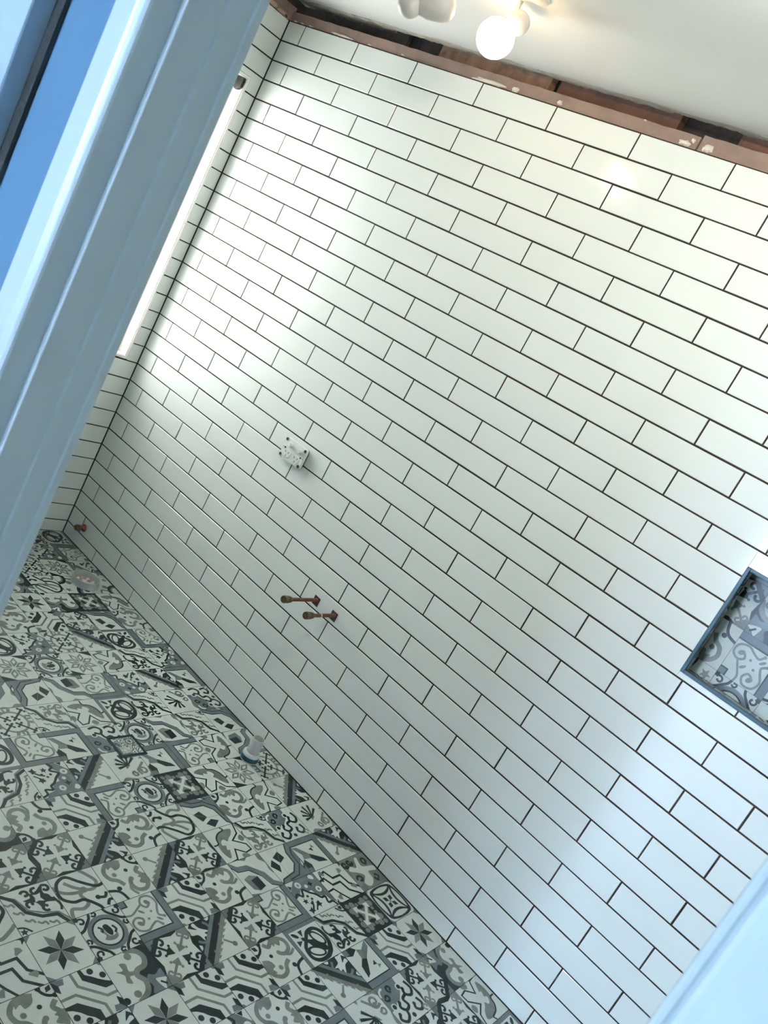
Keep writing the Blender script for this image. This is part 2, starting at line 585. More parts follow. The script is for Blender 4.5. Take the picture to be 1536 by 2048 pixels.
# left lining with stop and a lighter room side edge
lin = [(XL_J - 0.018, YH - 0.0002), (XL_J - 0.001, YH - 0.0002), (XL_J, YH + 0.001), (XL_J, -1.7595), (XL_J + 0.0018, -1.7570),
       (XL_J + 0.0022, -1.7300), (XL_J + 0.004, -1.7275), (XL_J + 0.004, -1.7185), (XL_J + 0.003, -1.7175), (XL_J - 0.018, -1.7175)]
sweep(mb, lin, 0, DOORTOP, M_PAINT)
struct(mb.build('trim_12', bevel=0.0008))
mb = MB()
lin2 = [(XR_J + 0.018, YH), (XR_J + 0.0015, YH), (XR_J, YH + 0.0015), (XR_J, -1.7175), (XR_J + 0.018, -1.7175)]
sweep(mb, lin2, 0, DOORTOP, M_PAINT)
struct(mb.build('trim_13', bevel=0.0008))
mb = MB()
mb.box((XL_J - 0.018, YH, DOORTOP), (XR_J + 0.018, -1.7175, DOORTOP + 0.018), M_PAINT)
struct(mb.build('trim_14'))

# a second door beside the bathroom door, its leaf standing a little proud with a black strip as the shade of the gap
dr = bpy.data.objects.new('door_1', None); C.objects.link(dr)
dr.location = (1.55, YH, 0); struct(dr)
mb = MB()
mb.box((1.18, YH - 0.030, 0.01), (1.938, YH - 0.0005, 2.03), M_HALLWHITE)
mb.build('door_leaf', dr, bevel=0.003)
mb = MB()
mb.box((1.939, YH - 0.006, 0.0), (1.957, YH - 0.0003, 2.04), M_BLACK)
mb.build('gap_shade', dr)

# ------------------------------------------------------------------ patterned floor
FW, FL, FB, FD = M_FW, M_FL, M_FB, M_FD
LAY = 0.000016


def smooth_pts(pts, closed=False, n=5):
    P = [Vector((p[0], p[1])) for p in pts]
    if len(P) < 3:
        return P
    out = []
    N = len(P)
    rng = range(N) if closed else range(N - 1)
    for i in rng:
        p0 = P[(i - 1) % N] if closed or i > 0 else P[0]
        p1, p2 = P[i], P[(i + 1) % N]
        p3 = P[(i + 2) % N] if closed or i < N - 2 else P[N - 1]
        for k in range(n):
            t = k / n
            out.append(0.5 * ((2 * p1) + (-p0 + p2) * t + (2 * p0 - 5 * p1 + 4 * p2 - p3) * t * t +
                              (-p0 + 3 * p1 - 3 * p2 + p3) * t * t * t))
    if not closed:
        out.append(P[-1])
    return out


def clip(poly, mg=0.0):
    lo, hi = mg, 1 - mg

    def cut(ps, inside, inter):
        o = []
        for i in range(len(ps)):
            a, b = ps[i - 1], ps[i]
            if inside(b):
                if not inside(a):
                    o.append(inter(a, b))
                o.append(b)
            elif inside(a):
                o.append(inter(a, b))
        return o
    ps = [(float(p[0]), float(p[1])) for p in poly]
    for ax, v, sg in ((0, lo, 1), (0, hi, -1), (1, lo, 1), (1, hi, -1)):
        def ins(p):
            return (p[ax] - v) * sg >= -1e-9

        def it(a, b):
            t = (v - a[ax]) / (b[ax] - a[ax])
            return (a[0] + (b[0] - a[0]) * t, a[1] + (b[1] - a[1]) * t)
        ps = cut(ps, ins, it)
        if len(ps) < 3:
            return []
    return ps


class Mo:
    """a motif in a unit cell, x to the right and y down"""

    def __init__(self, base=None):
        self.items = []
        self.lay = 0
        self.last = None
        self.tf = None
        self.poly(base or FW, [(0, 0), (1, 0), (1, 1), (0, 1)])

    def _add(self, c, pts, sub=None):
        if not sub:
            self.lay += 1
        pts = [(p[0], p[1]) for p in pts]
        if self.tf:
            pts = [self.tf(*p) for p in pts]
        self.items.append((c, pts, self.lay + 0.2 * ((sub or 0) % 4)))

    def poly(self, c, pts, sm=False):
        if sm:
            pts = smooth_pts(pts, True)
        self._add(c, pts)
        return self

    def disk(self, c, x, y, r, r2=None, ang=0, n=14):
        r2 = r2 or r
        ca, sa = math.cos(math.radians(ang)), math.sin(math.radians(ang))
        self._add(c, [(x + r * math.cos(t) * ca - r2 * math.sin(t) * sa, y + r * math.cos(t) * sa + r2 * math.sin(t) * ca)
                      for t in [2 * math.pi * k / n for k in range(n)]])
        return self

    def line(self, c, pts, w, sm=True, closed=False, taper=1.0):
        if sm and len(pts) > 2:
            w *= 1.28
        P = smooth_pts(pts, closed) if sm and len(pts) > 2 else [Vector((p[0], p[1])) for p in pts]
        N = len(P)
        for i in range(N if closed else N - 1):
            a, b = P[i], P[(i + 1) % N]
            d = b - a
            if d.length < 1e-6:
                continue
            # mitred quad strip
            pa, pb = P[i - 1] if (i > 0 or closed) else a - d, P[(i + 2) % N] if (i + 2 < N or closed) else b + d
            n1 = ((a - pa).normalized() + d.normalized())
            n2 = (d.normalized() + (pb - b).normalized())
            n1 = n1.normalized() if n1.length > 1e-3 else d.normalized()
            n2 = n2.normalized() if n2.length > 1e-3 else d.normalized()
            dn = d.normalized()
            k1 = min(1.8, 1 / max(0.4, n1.dot(dn)))
            k2 = min(1.8, 1 / max(0.4, n2.dot(dn)))
            w1 = w / 2 * (1 + (taper - 1) * i / max(1, N - 1)) * k1
            w2 = w / 2 * (1 + (taper - 1) * (i + 1) / max(1, N - 1)) * k2
            q1, q2 = Vector((-n1.y, n1.x)), Vector((-n2.y, n2.x))
            self._add(c, [a + q1 * w1, b + q2 * w2, b - q2 * w2, a - q1 * w1], i)
        return self

    def arc(self, c, x, y, r, a0, a1, w, n=12):
        pts = [(x + r * math.cos(math.radians(a0 + (a1 - a0) * k / n)),
                y + r * math.sin(math.radians(a0 + (a1 - a0) * k / n))) for k in range(n + 1)]
        return self.line(c, pts, w, sm=False)

    def rot(self, k):
        f = {0: None, 1: lambda x, y: (1 - y, x), 2: lambda x, y: (1 - x, 1 - y), 3: lambda x, y: (y, 1 - x)}[k % 4]
        self.tf = f
        return self

    def each(self, fn, ks=(0, 1, 2, 3)):
        for k in ks:
            self.rot(k)
            fn(self)
        self.rot(0)
        return self


def rh(c, m, ang, r0, r1, hw, cx=.5, cy=.5):
    a = math.radians(ang)
    u, v = (math.cos(a), math.sin(a)), (-math.sin(a), math.cos(a))
    rm = (r0 + r1) / 2
    m.poly(c, [(cx + u[0] * r0, cy + u[1] * r0), (cx + u[0] * rm + v[0] * hw, cy + u[1] * rm + v[1] * hw),
               (cx + u[0] * r1, cy + u[1] * r1), (cx + u[0] * rm - v[0] * hw, cy + u[1] * rm - v[1] * hw)])


def octagon(c, m, k):
    m.poly(c, [(k, 0), (1 - k, 0), (1, k), (1, 1 - k), (1 - k, 1), (k, 1), (0, 1 - k), (0, k)])


def m_star():
    m = Mo(FB)
    octagon(FW, m, .14)
    for k in range(8):
        if k % 2:
            rh(FD, m, 22.5 + 45 * k - 45, 0, .42, .082)
    for k in range(8):
        if not k % 2:
            rh(FL, m, 22.5 + 45 * k - 45, 0, .42, .082)
    return m


def m_rose():
    m = Mo(FD)
    m.poly(FW, [(.1, 0), (.62, 0), (1, .22), (1, .9), (.9, 1), (.38, 1), (0, .78), (0, .1)])
    for k in range(8):
        rh(FL, m, 22.5 + 45 * k, .05, .47, .105)
    for k in range(8):
        rh(FW, m, 22.5 + 45 * k, .16, .36, .048)
    for k in range(8):
        a = math.radians(45 * k)
        m.line(FW, [(.5, .5), (.5 + .3 * math.cos(a), .5 + .3 * math.sin(a))], .022, sm=False)
    return m


def curl(m, c, x, y, s, a0, d=1, w=.05, turns=0.8):
    """a C shaped curl ending in a blob"""
    pts = []
    for k in range(9):
        t = k / 8
        a = math.radians(a0 + d * 360 * turns * t)
        r = s * (1 - 0.55 * t)
        pts.append((x + r * math.cos(a), y + r * math.sin(a)))
    m.line(c, pts, w)
    m.disk(c, pts[-1][0], pts[-1][1], w * .75)


def m_medal():
    m = Mo()
    m.arc(FB, .5, .5, .36, 0, 360, .075, 28)
    m.arc(FD, .5, .5, .30, 0, 360, .04, 28)
    m.poly(FL, [(.36, .44), (.42, .56), (.36, .64), (.5, .7), (.64, .66), (.66, .54), (.6, .60), (.48, .58), (.42, .40)], True)
    m.poly(FD, [(.45, .36), (.55, .34), (.60, .5), (.54, .60), (.47, .52)], True)
    m.line(FD, [(.36, .34), (.42, .42), (.38, .48)], .035)
    m.line(FD, [(.64, .40), (.68, .5), (.62, .56)], .035)

    def f(m):
        m.line(FD, [(.0, .34), (.10, .30), (.20, .20), (.30, .10), (.34, 0)], .045)
        curl(m, FD, .12, .12, .085, 200, 1, .035)
        m.disk(FD, .02, .02, .07)
        curl(m, FD, .43, .04, .06, 160, -1, .032)
    return m.each(f)


def m_bands():
    m = Mo()
    m.line(FL, [(.39, -.05), (.40, .27), (.79, .64), (1.05, .64)], .055, sm=False)
    m.line(FL, [(-.05, .40), (.29, .40), (.67, .77), (.68, 1.05)], .055, sm=False)
    m.poly(FD, [(.53, 0), (.53, .20), (.84, .50), (1, .50), (1, .42), (.90, .36), (.80, .28), (.72, .20), (.62, .12), (.6, 0)])
    m.poly(FD, [(0, .54), (.24, .54), (.54, .82), (.54, 1), (.44, 1), (.38, .9), (.28, .82), (.2, .72), (.1, .64), (0, .6)])
    for x, y in ((.74, .10), (.92, .25), (.10, .78), (.27, .92)):
        m.disk(FD, x, y, .062)
    m.poly(FB, [(0, 0), (.24, .02), (.20, .14), (.10, .13)])
    m.poly(FB, [(1, 1), (.76, .98), (.80, .86), (.90, .87)])
    m.poly(FD, [(0, 0), (.10, .13), (.08, .28), (0, .2)])
    m.poly(FD, [(1, 1), (.9, .87), (.92, .72), (1, .8)])
    m.disk(FL, 1, 0, .07)
    m.disk(FL, 0, 1, .07)
    return m


def m_scroll():
    m = Mo()
    m.line(FL, [(.32, .06), (.42, .16), (.56, .08), (.74, .06), (.88, .18), (.86, .36), (.70, .44), (.56, .38)], .075)
    m.disk(FL, .56, .36, .055)
    m.poly(FL, [(.52, .02), (.66, .02), (.78, .10), (.70, .24), (.62, .16), (.56, .20)], True)
    m.line(FL, [(.10, .38), (.04, .54), (.08, .72), (.24, .84), (.42, .80), (.52, .66), (.66, .58)], .075)
    m.poly(FL, [(.10, .40), (.22, .44), (.26, .58), (.16, .62), (.20, .72), (.10, .68)], True)
    m.disk(FL, .36, .66, .055)
    m.line(FL, [(.66, .44), (.80, .50), (.96, .42)], .05)
    m.disk(FD, .33, .36, .045)
    m.arc(FD, 0, 0, .24, 0, 90, .055)
    m.poly(FD, [(.02, .02), (.12, .04), (.14, .14), (.05, .12)])
    m.disk(FD, .24, .02, .05)
    m.disk(FD, .02, .24, .05)
    m.disk(FD, .70, .74, .055)
    m.line(FD, [(.68, 1.0), (.74, .82), (.84, .74), (1.0, .70)], .05)
    return m


def m_arrows(sw=0):
    m = Mo()

    def mk(c, s):
        def f(m):
            if c is FD:
                m.poly(FD, [(.10, 0), (.86, 0), (.60, .08), (.44, .05), (.34, .03), (.22, .16), (.16, .22), (.03, .34), (.05, .44), (.08, .60), (0, .86), (0, .10)])
                m.poly(FB, [(0, 0), (.22, 0), (.12, .12), (0, .22)])
            m.line(c, [(.10, .10), (.34, .34)], .055, sm=False)
            m.poly(c, [(.455, .455), (.42, .26), (.36, .30), (.30, .36), (.26, .42)])
            m.disk(c, .42, .25, .03)
            m.disk(c, .25, .42, .03)
            if c is FD:
                curl(m, c, .29, .13, .105, 190, 1, .045, .72)
                curl(m, c, .13, .29, .105, 260, -1, .045, .72)
            else:
                m.poly(c, [(0, 0), (.26, 0), (.20, .10), (.10, .20), (0, .26)])
                curl(m, c, .22, .12, .07, 190, 1, .035, .7)
                curl(m, c, .12, .22, .07, 260, -1, .035, .7)
        return f
    m.each(mk(FD, 1), (0, 2) if not sw else (1, 3))
    m.each(mk(FL, 1), (1, 3) if not sw else (0, 2))
    return m


def m_stripe():
    # anti diagonal stripe, quatrefoil upper left, tear drops lower right
    m = Mo()
    m.poly(FD, [(.12, 0), (.72, 0), (0, .72), (0, .12)])
    m.arc(FB, .26, .26, .25, -50, 140, .06)
    m.poly(FW, [(.02, .08), (.20, .18), (.14, .06), (.22, .02), (.27, .16), (.44, .30), (.32, .30), (.36, .40), (.26, .38),
                (.22, .46), (.16, .30), (.02, .26), (.02, .18)], True)
    m.poly(FW, [(.50, .02), (.64, 0), (.60, .06), (.54, .08)])
    m.poly(FW, [(.02, .50), (0, .64), (.06, .60), (.08, .54)])
    m.poly(FB, [(.72, -.02), (.86, -.02), (-.02, .86), (-.02, .72)])
    m.poly(FD, [(.84, -.02), (1.0, -.02), (1.02, .0), (0.0, 1.02), (-.02, 1.0), (-.02, .84)])
    m.poly(FL, [(1.02, 0), (1.02, .14), (.14, 1.02), (0, 1.02)])
    for (x, y) in ((.86, .36), (.36, .86)):
        m.line(FL, [(x - .12, y - .12), (x - .02, y - .02)], .05)
    m.line(FL, [(.60, .60), (.74, .74)], .05)
    m.disk(FL, .78, .78, .06)
    for k in range(7):
        t = .14 + .12 * k
        m.poly(FL, [(1.12 - t, t), (1.20 - t, t + .02), (1.10 - t, t + .09)])
    return m


def frame_tl(m):
    m.poly(FB, [(0, 0), (1, 0), (1, .15), (.15, .15), (.15, 1), (0, 1)])
    m.line(FD, [(1, .165), (.165, .165), (.165, 1)], .03, sm=False)


def m_vine():
    m = Mo()
    frame_tl(m)
    m.line(FL, [(.38, .23), (.46, .33), (.58, .29), (.74, .21), (.92, .28), (.95, .46), (.82, .55), (.70, .48), (.74, .38)], .038)
    m.line(FL, [(.23, .38), (.33, .46), (.29, .58), (.21, .74), (.28, .92), (.46, .95), (.55, .82), (.48, .70), (.38, .74)], .038)
    m.disk(FL, .38, .23, .035)
    m.disk(FL, .23, .38, .035)
    m.disk(FL, .80, .40, .075, .05, 40)
    m.disk(FL, .40, .80, .075, .05, 50)
    m.disk(FL, .58, .44, .03)
    m.disk(FL, .44, .58, .03)
    m.disk(FL, .36, .36, .075, .03, 45)
    m.disk(FL, .64, .64, .075, .03, 45)
    m.line(FL, [(.56, .80), (.70, .72), (.86, .64), (1, .66)], .035)
    m.poly(FB, [(.86, .86), (1, .86), (1, 1), (.86, 1)])
    m.line(FD, [(1, .85), (.85, .85), (.85, 1)], .03, sm=False)
    return m


def m_cubef():
    m = Mo()
    frame_tl(m)
    m.poly(FL, [(.26, .36), (.38, .30), (.36, .40)])
    m.poly(FD, [(.36, .40), (.48, .42), (.38, .52)])
    m.poly(FB, [(.20, 1), (.22, .84), (.50, .62), (.46, .84)])
    m.poly(FD, [(.50, .62), (.74, .30), (.86, .24), (.80, .52), (.64, .66)])
    m.poly(FL, [(.50, .62), (.64, .66), (.60, .90), (.46, .84)])
    m.poly(FW, [(.62, .70), (.80, .54), (.92, .62), (.80, .80), (.66, .90)])
    m.poly(FD, [(.60, .90), (.80, .80), (1, .86), (1, 1), (.70, 1)])
    m.poly(FB, [(.86, .86), (1, .86), (1, 1), (.86, 1)])
    return m


def m_hexa():
    m = Mo()
    m.poly(FB, [(0, 0), (1, 0), (1, 1), (.86, .9), (.80, .46), (.60, .28), (.24, .22), (0, .08)])
    m.line(FD, [(0, .10), (.26, .24), (.60, .26), (.80, .46), (.88, .90), (1, 1)], .035, sm=False)
    m.line(FD, [(.16, .02), (.34, .12), (.66, .14), (.92, .38), (.96, .72)], .03, sm=False)
    m.poly(FD, [(.50, 0), (.70, .0), (.86, .10), (.66, .10)])
    m.poly(FW, [(.56, .02), (.68, .02), (.76, .08), (.66, .08)])
    m.poly(FD, [(.14, .46), (.36, .40), (.46, .62), (.26, .72)])
    m.poly(FD, [(.30, .80), (.52, .70), (.70, .80), (.46, .96)])
    m.poly(FL, [(.38, .40), (.60, .34), (.68, .52), (.50, .60)]) if False else None
    m.line(FL, [(.04, .38), (.12, .44), (.46, .64), (.84, .66)], .008, sm=False)
    return m


def m_cube2():
    m = Mo()
    m.poly(FL, [(.30, 0), (.62, 0), (.50, .08), (.40, .04)])
    m.poly(FL, [(.90, 0), (1, 0), (1, .60), (.94, .50), (.98, .30), (.88, .16)], True)
    m.line(FB, [(-.02, .04), (.14, .22), (.42, .26), (.70, .56), (.78, .84), (1.02, 1.02)], .13, sm=False)
    m.line(FD, [(-.02, .10), (.10, .30), (.40, .34), (.62, .60), (.70, .88), (.94, 1.02)], .03, sm=False)
    m.poly(FB, [(.10, .52), (.26, .60), (.30, .92), (.16, .84)])
    m.poly(FD, [(.26, .60), (.50, .56), (.52, .86), (.30, .92)])
    m.poly(FL, [(.10, .52), (.30, .46), (.50, .56), (.26, .60)])
    m.poly(FB, [(0, .92), (.3, 1), (0, 1)])
    return m


def m_bird():
    m = Mo()
    m.poly(FL, [(.10, .22), (.34, .12), (.74, .20), (.90, .34), (.88, .78), (.72, .70), (.60, .52), (.40, .40)], True)
    m.poly(FW, [(.34, .30), (.46, .34), (.50, .26), (.60, .30), (.64, .40), (.56, .48), (.62, .60), (.52, .58), (.34, .88),
                (.16, .90), (.12, .74), (.32, .50)], True)
    m.poly(FW, [(.56, .02), (.78, .04), (.98, .20), (.98, .46), (.90, .58), (.84, .40), (.70, .24), (.56, .18)], True)
    m.line(FD, [(.54, .03), (.56, .18), (.72, .24), (.84, .38), (.90, .58), (.99, .54)], .032)
    m.line(FD, [(-.02, .10), (.02, .36), (.30, .50), (.12, .72), (.16, .92), (.34, .90), (.54, .62), (.70, .88), (1.02, .98)], .04, sm=False)
    m.poly(FL, [(.02, .56), (.12, .60), (.08, .74), (0, .76)], True)
    m.poly(FL, [(.44, .88), (.54, .80), (.64, .92), (.52, .98)], True)
    return m


def m_petal():
    m = Mo()
    m.poly(FB, [(0, 0), (1, 0), (1, .10), (.10, .10), (.10, 1), (0, 1)])
    m.poly(FD, [(.40, .34), (.56, .20), (.80, .18), (.96, .34), (.98, .62), (.90, .80), (.80, .90), (.62, .98), (.34, .96), (.18, .80),
                (.20, .56), (.34, .40)], True)
    m.poly(FW, [(.46, .40), (.60, .28), (.78, .27), (.88, .40), (.88, .60), (.80, .74), (.74, .80), (.60, .88), (.40, .88), (.27, .78),
                (.28, .60), (.40, .46)], True)
    m.poly(FD, [(.30, .30), (.50, .42), (.66, .48), (.80, .72), (.72, .80), (.48, .66), (.42, .50)], True)
    m.disk(FD, .72, .46, .235, .125, 62, 20)
    m.disk(FD, .46, .72, .235, .125, 28, 20)
    m.disk(FW, .725, .465, .175, .08, 62, 20)
    m.disk(FW, .465, .725, .175, .08, 28, 20)
    m.poly(FD, [(.36, .30), (.44, .36), (.60, .60), (.36, .44), (.30, .36)])
    m.disk(FD, .21, .21, .10, .045, 45)
    m.poly(FD, [(.34, .15), (.48, .14), (.38, .30)])
    m.poly(FD, [(.15, .34), (.14, .48), (.30, .38)])
    return m


def flower(m, c, x, y, s, n=5, ph=0):
    pts = []
    for k in range(n * 2):
        a = math.radians(ph + 180 * k / n)
        r = s if k % 2 == 0 else s * .5
        pts.append((x + r * math.cos(a), y + r * math.sin(a)))
    m.poly(c, pts, True)


def m_floral1(g=0):
    m = Mo()
    c = FL if g else FD
    m.line(FB, [(.02, .06), (.24, .20), (.36, .52), (.60, .66), (.86, .74), (1.02, 1.0)], .04, sm=False)
    m.line(FD, [(-.02, .02), (.20, .22), (.30, .54), (.54, .72), (.82, .78), (.96, 1.04)], .075, sm=False)
    # swirly cross in the upper right
    for x, y, a, d in ((.46, .16, 200, 1), (.66, .16, 300, -1), (.46, .40, 120, 1), (.78, .36, 20, -1), (.70, .56, 60, 1), (.88, .16, 250, 1)):
        curl(m, c, x, y, .085, a, d, .045, .7)
    m.poly(c, [(.46, .06), (.60, .20), (.86, .04), (.80, .24), (.98, .50), (.74, .46), (.64, .62), (.58, .42), (.36, .30), (.52, .26)], True)
    m.poly(FW, [(.58, .22), (.66, .24), (.74, .22), (.70, .32), (.74, .42), (.64, .38), (.56, .40), (.60, .30)])
    m.line(c, [(.92, .40), (.98, .60), (.94, .72)], .04)
    for x, y, a in ((.06, .30, 40), (.14, .52, 60), (.26, .74, 30), (.46, .86, 10), (.66, .92, 0)):
        m.line(FL, [(x - .06, y - .06), (x, y), (x + .07, y - .01), (x + .10, y + .07)], .035)
    flower(m, FD, .08, .92, .08)
    m.line(FD, [(.0, .80), (.12, .84), (.22, .96)], .03)
    return m


def m_floral2():
    m = Mo()
    m.poly(FB, [(.55, 0), (.75, 0), (1, .3), (1, 1), (.10, 1), (.16, .88), (.34, .84), (.40, .62), (.60, .58), (.60, .40), (.72, .30), (.58, .16)])
    m.line(FD, [(.56, .0), (.64, .12), (.54, .22), (.70, .34), (.58, .46), (.46, .60), (.34, .68), (.32, .80), (.16, .76), (.14, .90), (.0, .96)], .045)
    flower(m, FD, .14, .16, .10, 4, 20)
    flower(m, FD, .40, .18, .085, 5)
    flower(m, FD, .22, .48, .10, 5, 30)
    flower(m, FD, .40, .40, .05, 5, 30)
    m.line(FD, [(.12, .18), (.24, .30), (.36, .36)], .035)
    m.line(FD, [(.10, .30), (.20, .40), (.30, .50)], .03)
    m.disk(FD, .30, .30, .035)
    m.disk(FD, .50, .34, .035)
    m.disk(FW, .84, .32, .09)
    m.disk(FW, .56, .80, .085)
    m.disk(FW, .74, .52, .05)
    m.disk(FW, .90, .84, .08)
    m.disk(FL, .84, .32, .035)
    m.disk(FL, .56, .80, .035)
    flower(m, FD, .76, .68, .085, 4, 10)
    m.line(FL, [(.90, .46), (.92, .66), (.80, .86), (.86, .98)], .05)
    m.line(FL, [(.40, .94), (.60, .92), (.70, .98)], .04)
    m.poly(FD, [(.78, .02), (.92, .02), (.86, .12)])
    return m


def m_cross():
    m = Mo(FD)

    def f(m):
        m.disk(FL, .26, .30, .10, .14, 40)
        m.disk(FL, .30, .16, .085)
        m.disk(FL, .16, .30, .085)
        m.disk(FL, .14, .14, .065)
        m.poly(FL, [(.2, .2), (.5, .36), (.5, .5), (.36, .5)])
        m.disk(FL, .44, .20, .05)
        m.disk(FL, .20, .44, .05)
    m.each(f)
    m.poly(FL, [(.34, .34), (.66, .34), (.66, .66), (.34, .66)])
    m.each(lambda m: m.line(FD, [(.5, .0), (.5, .34)], .05, taper=.4))

    def g(m):
        m.line(FW, [(.5, .5), (.30, .30)], .075, sm=False)
        m.poly(FW, [(.24, .24), (.40, .24), (.34, .34), (.24, .40)])
    m.each(g)
    return m


def m_keys():
    m = Mo()
    m.arc(FL, .5, .5, .36, 0, 360, .06, 24)

    def f(m):
        m.poly(FL, [(.02, .36), (.16, .42), (.16, .5), (.02, .46)])
        m.poly(FL, [(.98, .40), (.84, .42), (.84, .48), (.98, .46)])
        m.line(FB, [(.36, 0), (.34, .12), (.46, .16)], .045)
    m.each(f)

    def g(m):
        m.line(FD, [(.10, .10), (.42, .42)], .05, sm=False)
        for q in (.12, .38):
            m.disk(FD, q + .06, q - .06, .035)
            m.disk(FD, q - .06, q + .06, .035)
            m.disk(FD, q, q, .05)
        m.disk(FD, .44, .44, .035)
    m.each(g)
    return m


def m_coral():
    m = Mo()
    m.poly(FB, [(.46, .46), (.54, .44), (.64, .60), (.56, .58), (.40, .50)])
    for a, L in ((200, .36), (170, .34), (230, .30), (140, .30), (110, .28), (80, .26)):
        r = math.radians(a)
        p = [(.52, .50), (.52 + .5 * L * math.cos(r + .25), .50 + .5 * L * math.sin(r + .25)), (.52 + L * math.cos(r), .50 + L * math.sin(r))]
        m.line(FD, [p[0], p[2]], .03, taper=2.6)
        q = p[2]
        for da in (-50, 0, 50):
            s = math.radians(a + da)
            m.poly(FD, [(q[0] - .028 * math.sin(s), q[1] + .028 * math.cos(s)), (q[0] + .07 * math.cos(s), q[1] + .07 * math.sin(s)),
                        (q[0] + .028 * math.sin(s), q[1] - .028 * math.cos(s))])
    curl(m, FL, .78, .20, .12, 90, 1, .045, 1.1)
    curl(m, FL, .84, .46, .09, 200, -1, .04, 1.0)
    m.line(FL, [(.50, .06), (.62, .20), (.74, .34), (.90, .30)], .05)
    m.poly(FL, [(.60, 0), (1, 0), (1, .16), (.90, .06), (.76, .04)])
    m.poly(FL, [(.96, .60), (1, .56), (1, .9), (.90, .80)], True)
    m.poly(FL, [(.30, 0), (.40, 0), (.36, .10)])
    return m


def m_spirals():
    m = Mo()
    m.poly(FB, [(0, .30), (.30, .34), (.52, .62), (.60, 1), (0, 1)])
    sp = [([(.20, .10), (.40, .06), (.52, .18), (.44, .32), (.32, .28)], 0),
          ([(.44, .32), (.50, .48), (.66, .46), (.72, .60), (.62, .70), (.52, .64)], 0),
          ([(.62, .14), (.78, .10), (.88, .22), (.80, .34), (.70, .30)], 0),
          ([(.72, .62), (.84, .66), (.92, .80), (.82, .92), (.72, .86)], 0)]
    for p, _ in sp:
        m.line(FW, p, .105)
    for x, y in ((.24, .34), (.88, .52), (.54, .84)):
        m.disk(FW, x, y, .085)
    for p, _ in sp:
        m.line(FD, p, .055)
        m.disk(FD, p[-1][0], p[-1][1], .045)
    for x, y in ((.24, .34), (.88, .52), (.54, .84)):
        m.disk(FD, x, y, .055)
    curl(m, FD, .16, .62, .085, 0, 1, .04, .9)
    curl(m, FD, .30, .84, .085, 90, -1, .04, .9)
    m.line(FW, [(.08, .80), (.12, .92), (.24, .98)], .04)
    curl(m, FL, .88, .08, .08, 0, 1, .03, .8)
    return m


def m_knot():
    m = Mo()
    m.line(FL, [(.70, 0), (.80, .14), (.90, .36), (.76, .50), (.56, .48), (.44, .56), (.50, .76), (.34, .86), (.12, .80), (.04, 1)], .06)
    m.line(FL, [(.26, .18), (.40, .34), (.56, .48), (.30, .46), (.10, .36), (0, .20)], .06)
    m.disk(FL, .56, .46, .075)
    m.line(FD, [(.04, .34), (.14, .14), (.36, .06), (.58, .26), (.84, .46), (1.02, .44)], .055)
    m.line(FD, [(.04, .34), (.06, .52), (.24, .66), (.46, .68), (.66, .90), (.70, 1.02)], .055)
    m.line(FD, [(.74, .72), (.88, .76), (.96, .66)], .05)
    m.disk(FD, .74, .72, .055)
    m.line(FD, [(.84, .96), (.92, .86), (1, .86)], .05)
    return m


def m_zig():
    m = Mo()
    for o in (0, .16):
        m.line(FD, [(o - .02, .30 - o), (.18 + o, .26 - o), (.28 + o, .50 - o), (.56 + o, .50 - o), (.62 + o, .78 - o), (.90 + o, 1.02 - o)], .06, sm=False)
        m.line(FD, [(.30 - o, o - .02), (.26 - o, .18 + o)], .05, sm=False) if o else None
    m.line(FD, [(-.02, .62), (.20, .60), (.30, .80), (.44, 1.02)], .05, sm=False)
    for cx, cy, a in ((.80, .22, -45), (.20, .86, 135), (.20, .12, 225), (.86, .74, 20)):
        for d in (-40, 0, 40):
            r = math.radians(a + d)
            m.line(FL, [(cx - .10 * math.cos(math.radians(a)), cy - .10 * math.sin(math.radians(a))), (cx + .07 * math.cos(r), cy + .07 * math.sin(r))], .035, taper=2)
    flower(m, FD, 1, 0, .15, 6)
    flower(m, FD, 0, 1, .15, 6)
    return m


def m_damask():
    m = Mo(FL)
    m.poly(FW, [(.10, .36), (.24, .26), (.40, .34), (.56, .10), (.66, .10), (.60, .36), (.96, .46), (.94, .60), (.66, .56), (.60, .80),
                (.36, .94), (.24, .80), (.44, .62), (.30, .48)], True)
    for x, y, a in ((.30, .14, 0), (.82, .24, 90), (.22, .66, 180), (.74, .80, 270), (.10, .16, 30)):
        curl(m, FD, x, y, .11, a, 1, .05, .8)
        flower(m, FD, x + .02, y + .05, .06)
    m.disk(FB, .86, .92, .1)
    m.disk(FB, .14, .90, .1)
    return m


def m_circ():
    m = Mo()

    def f(m):
        pts = smooth_pts([(.10, .10), (.30, .03), (.5, .0 + .02), (.70, .03), (.90, .10), (.70, .25), (.5, .29), (.30, .25)], True)
        m.poly(FD, pts)
    m.each(f)

    def g(m):
        m.poly(FW, smooth_pts([(.20, .13), (.5, .07), (.80, .13), (.5, .22)], True))
    m.each(g)
    for k in range(4):
        a = math.radians(45 + 90 * k)
        x, y = .5 + .12 * math.cos(a), .5 + .12 * math.sin(a)
        rh(FD, m, 45 + 90 * k, .03, .22, .07)
    m.disk(FL, .5, .5, .03)
    m.each(lambda m: m.poly(FL, [(0, 0), (.10, 0), (0, .10)]))
    return m


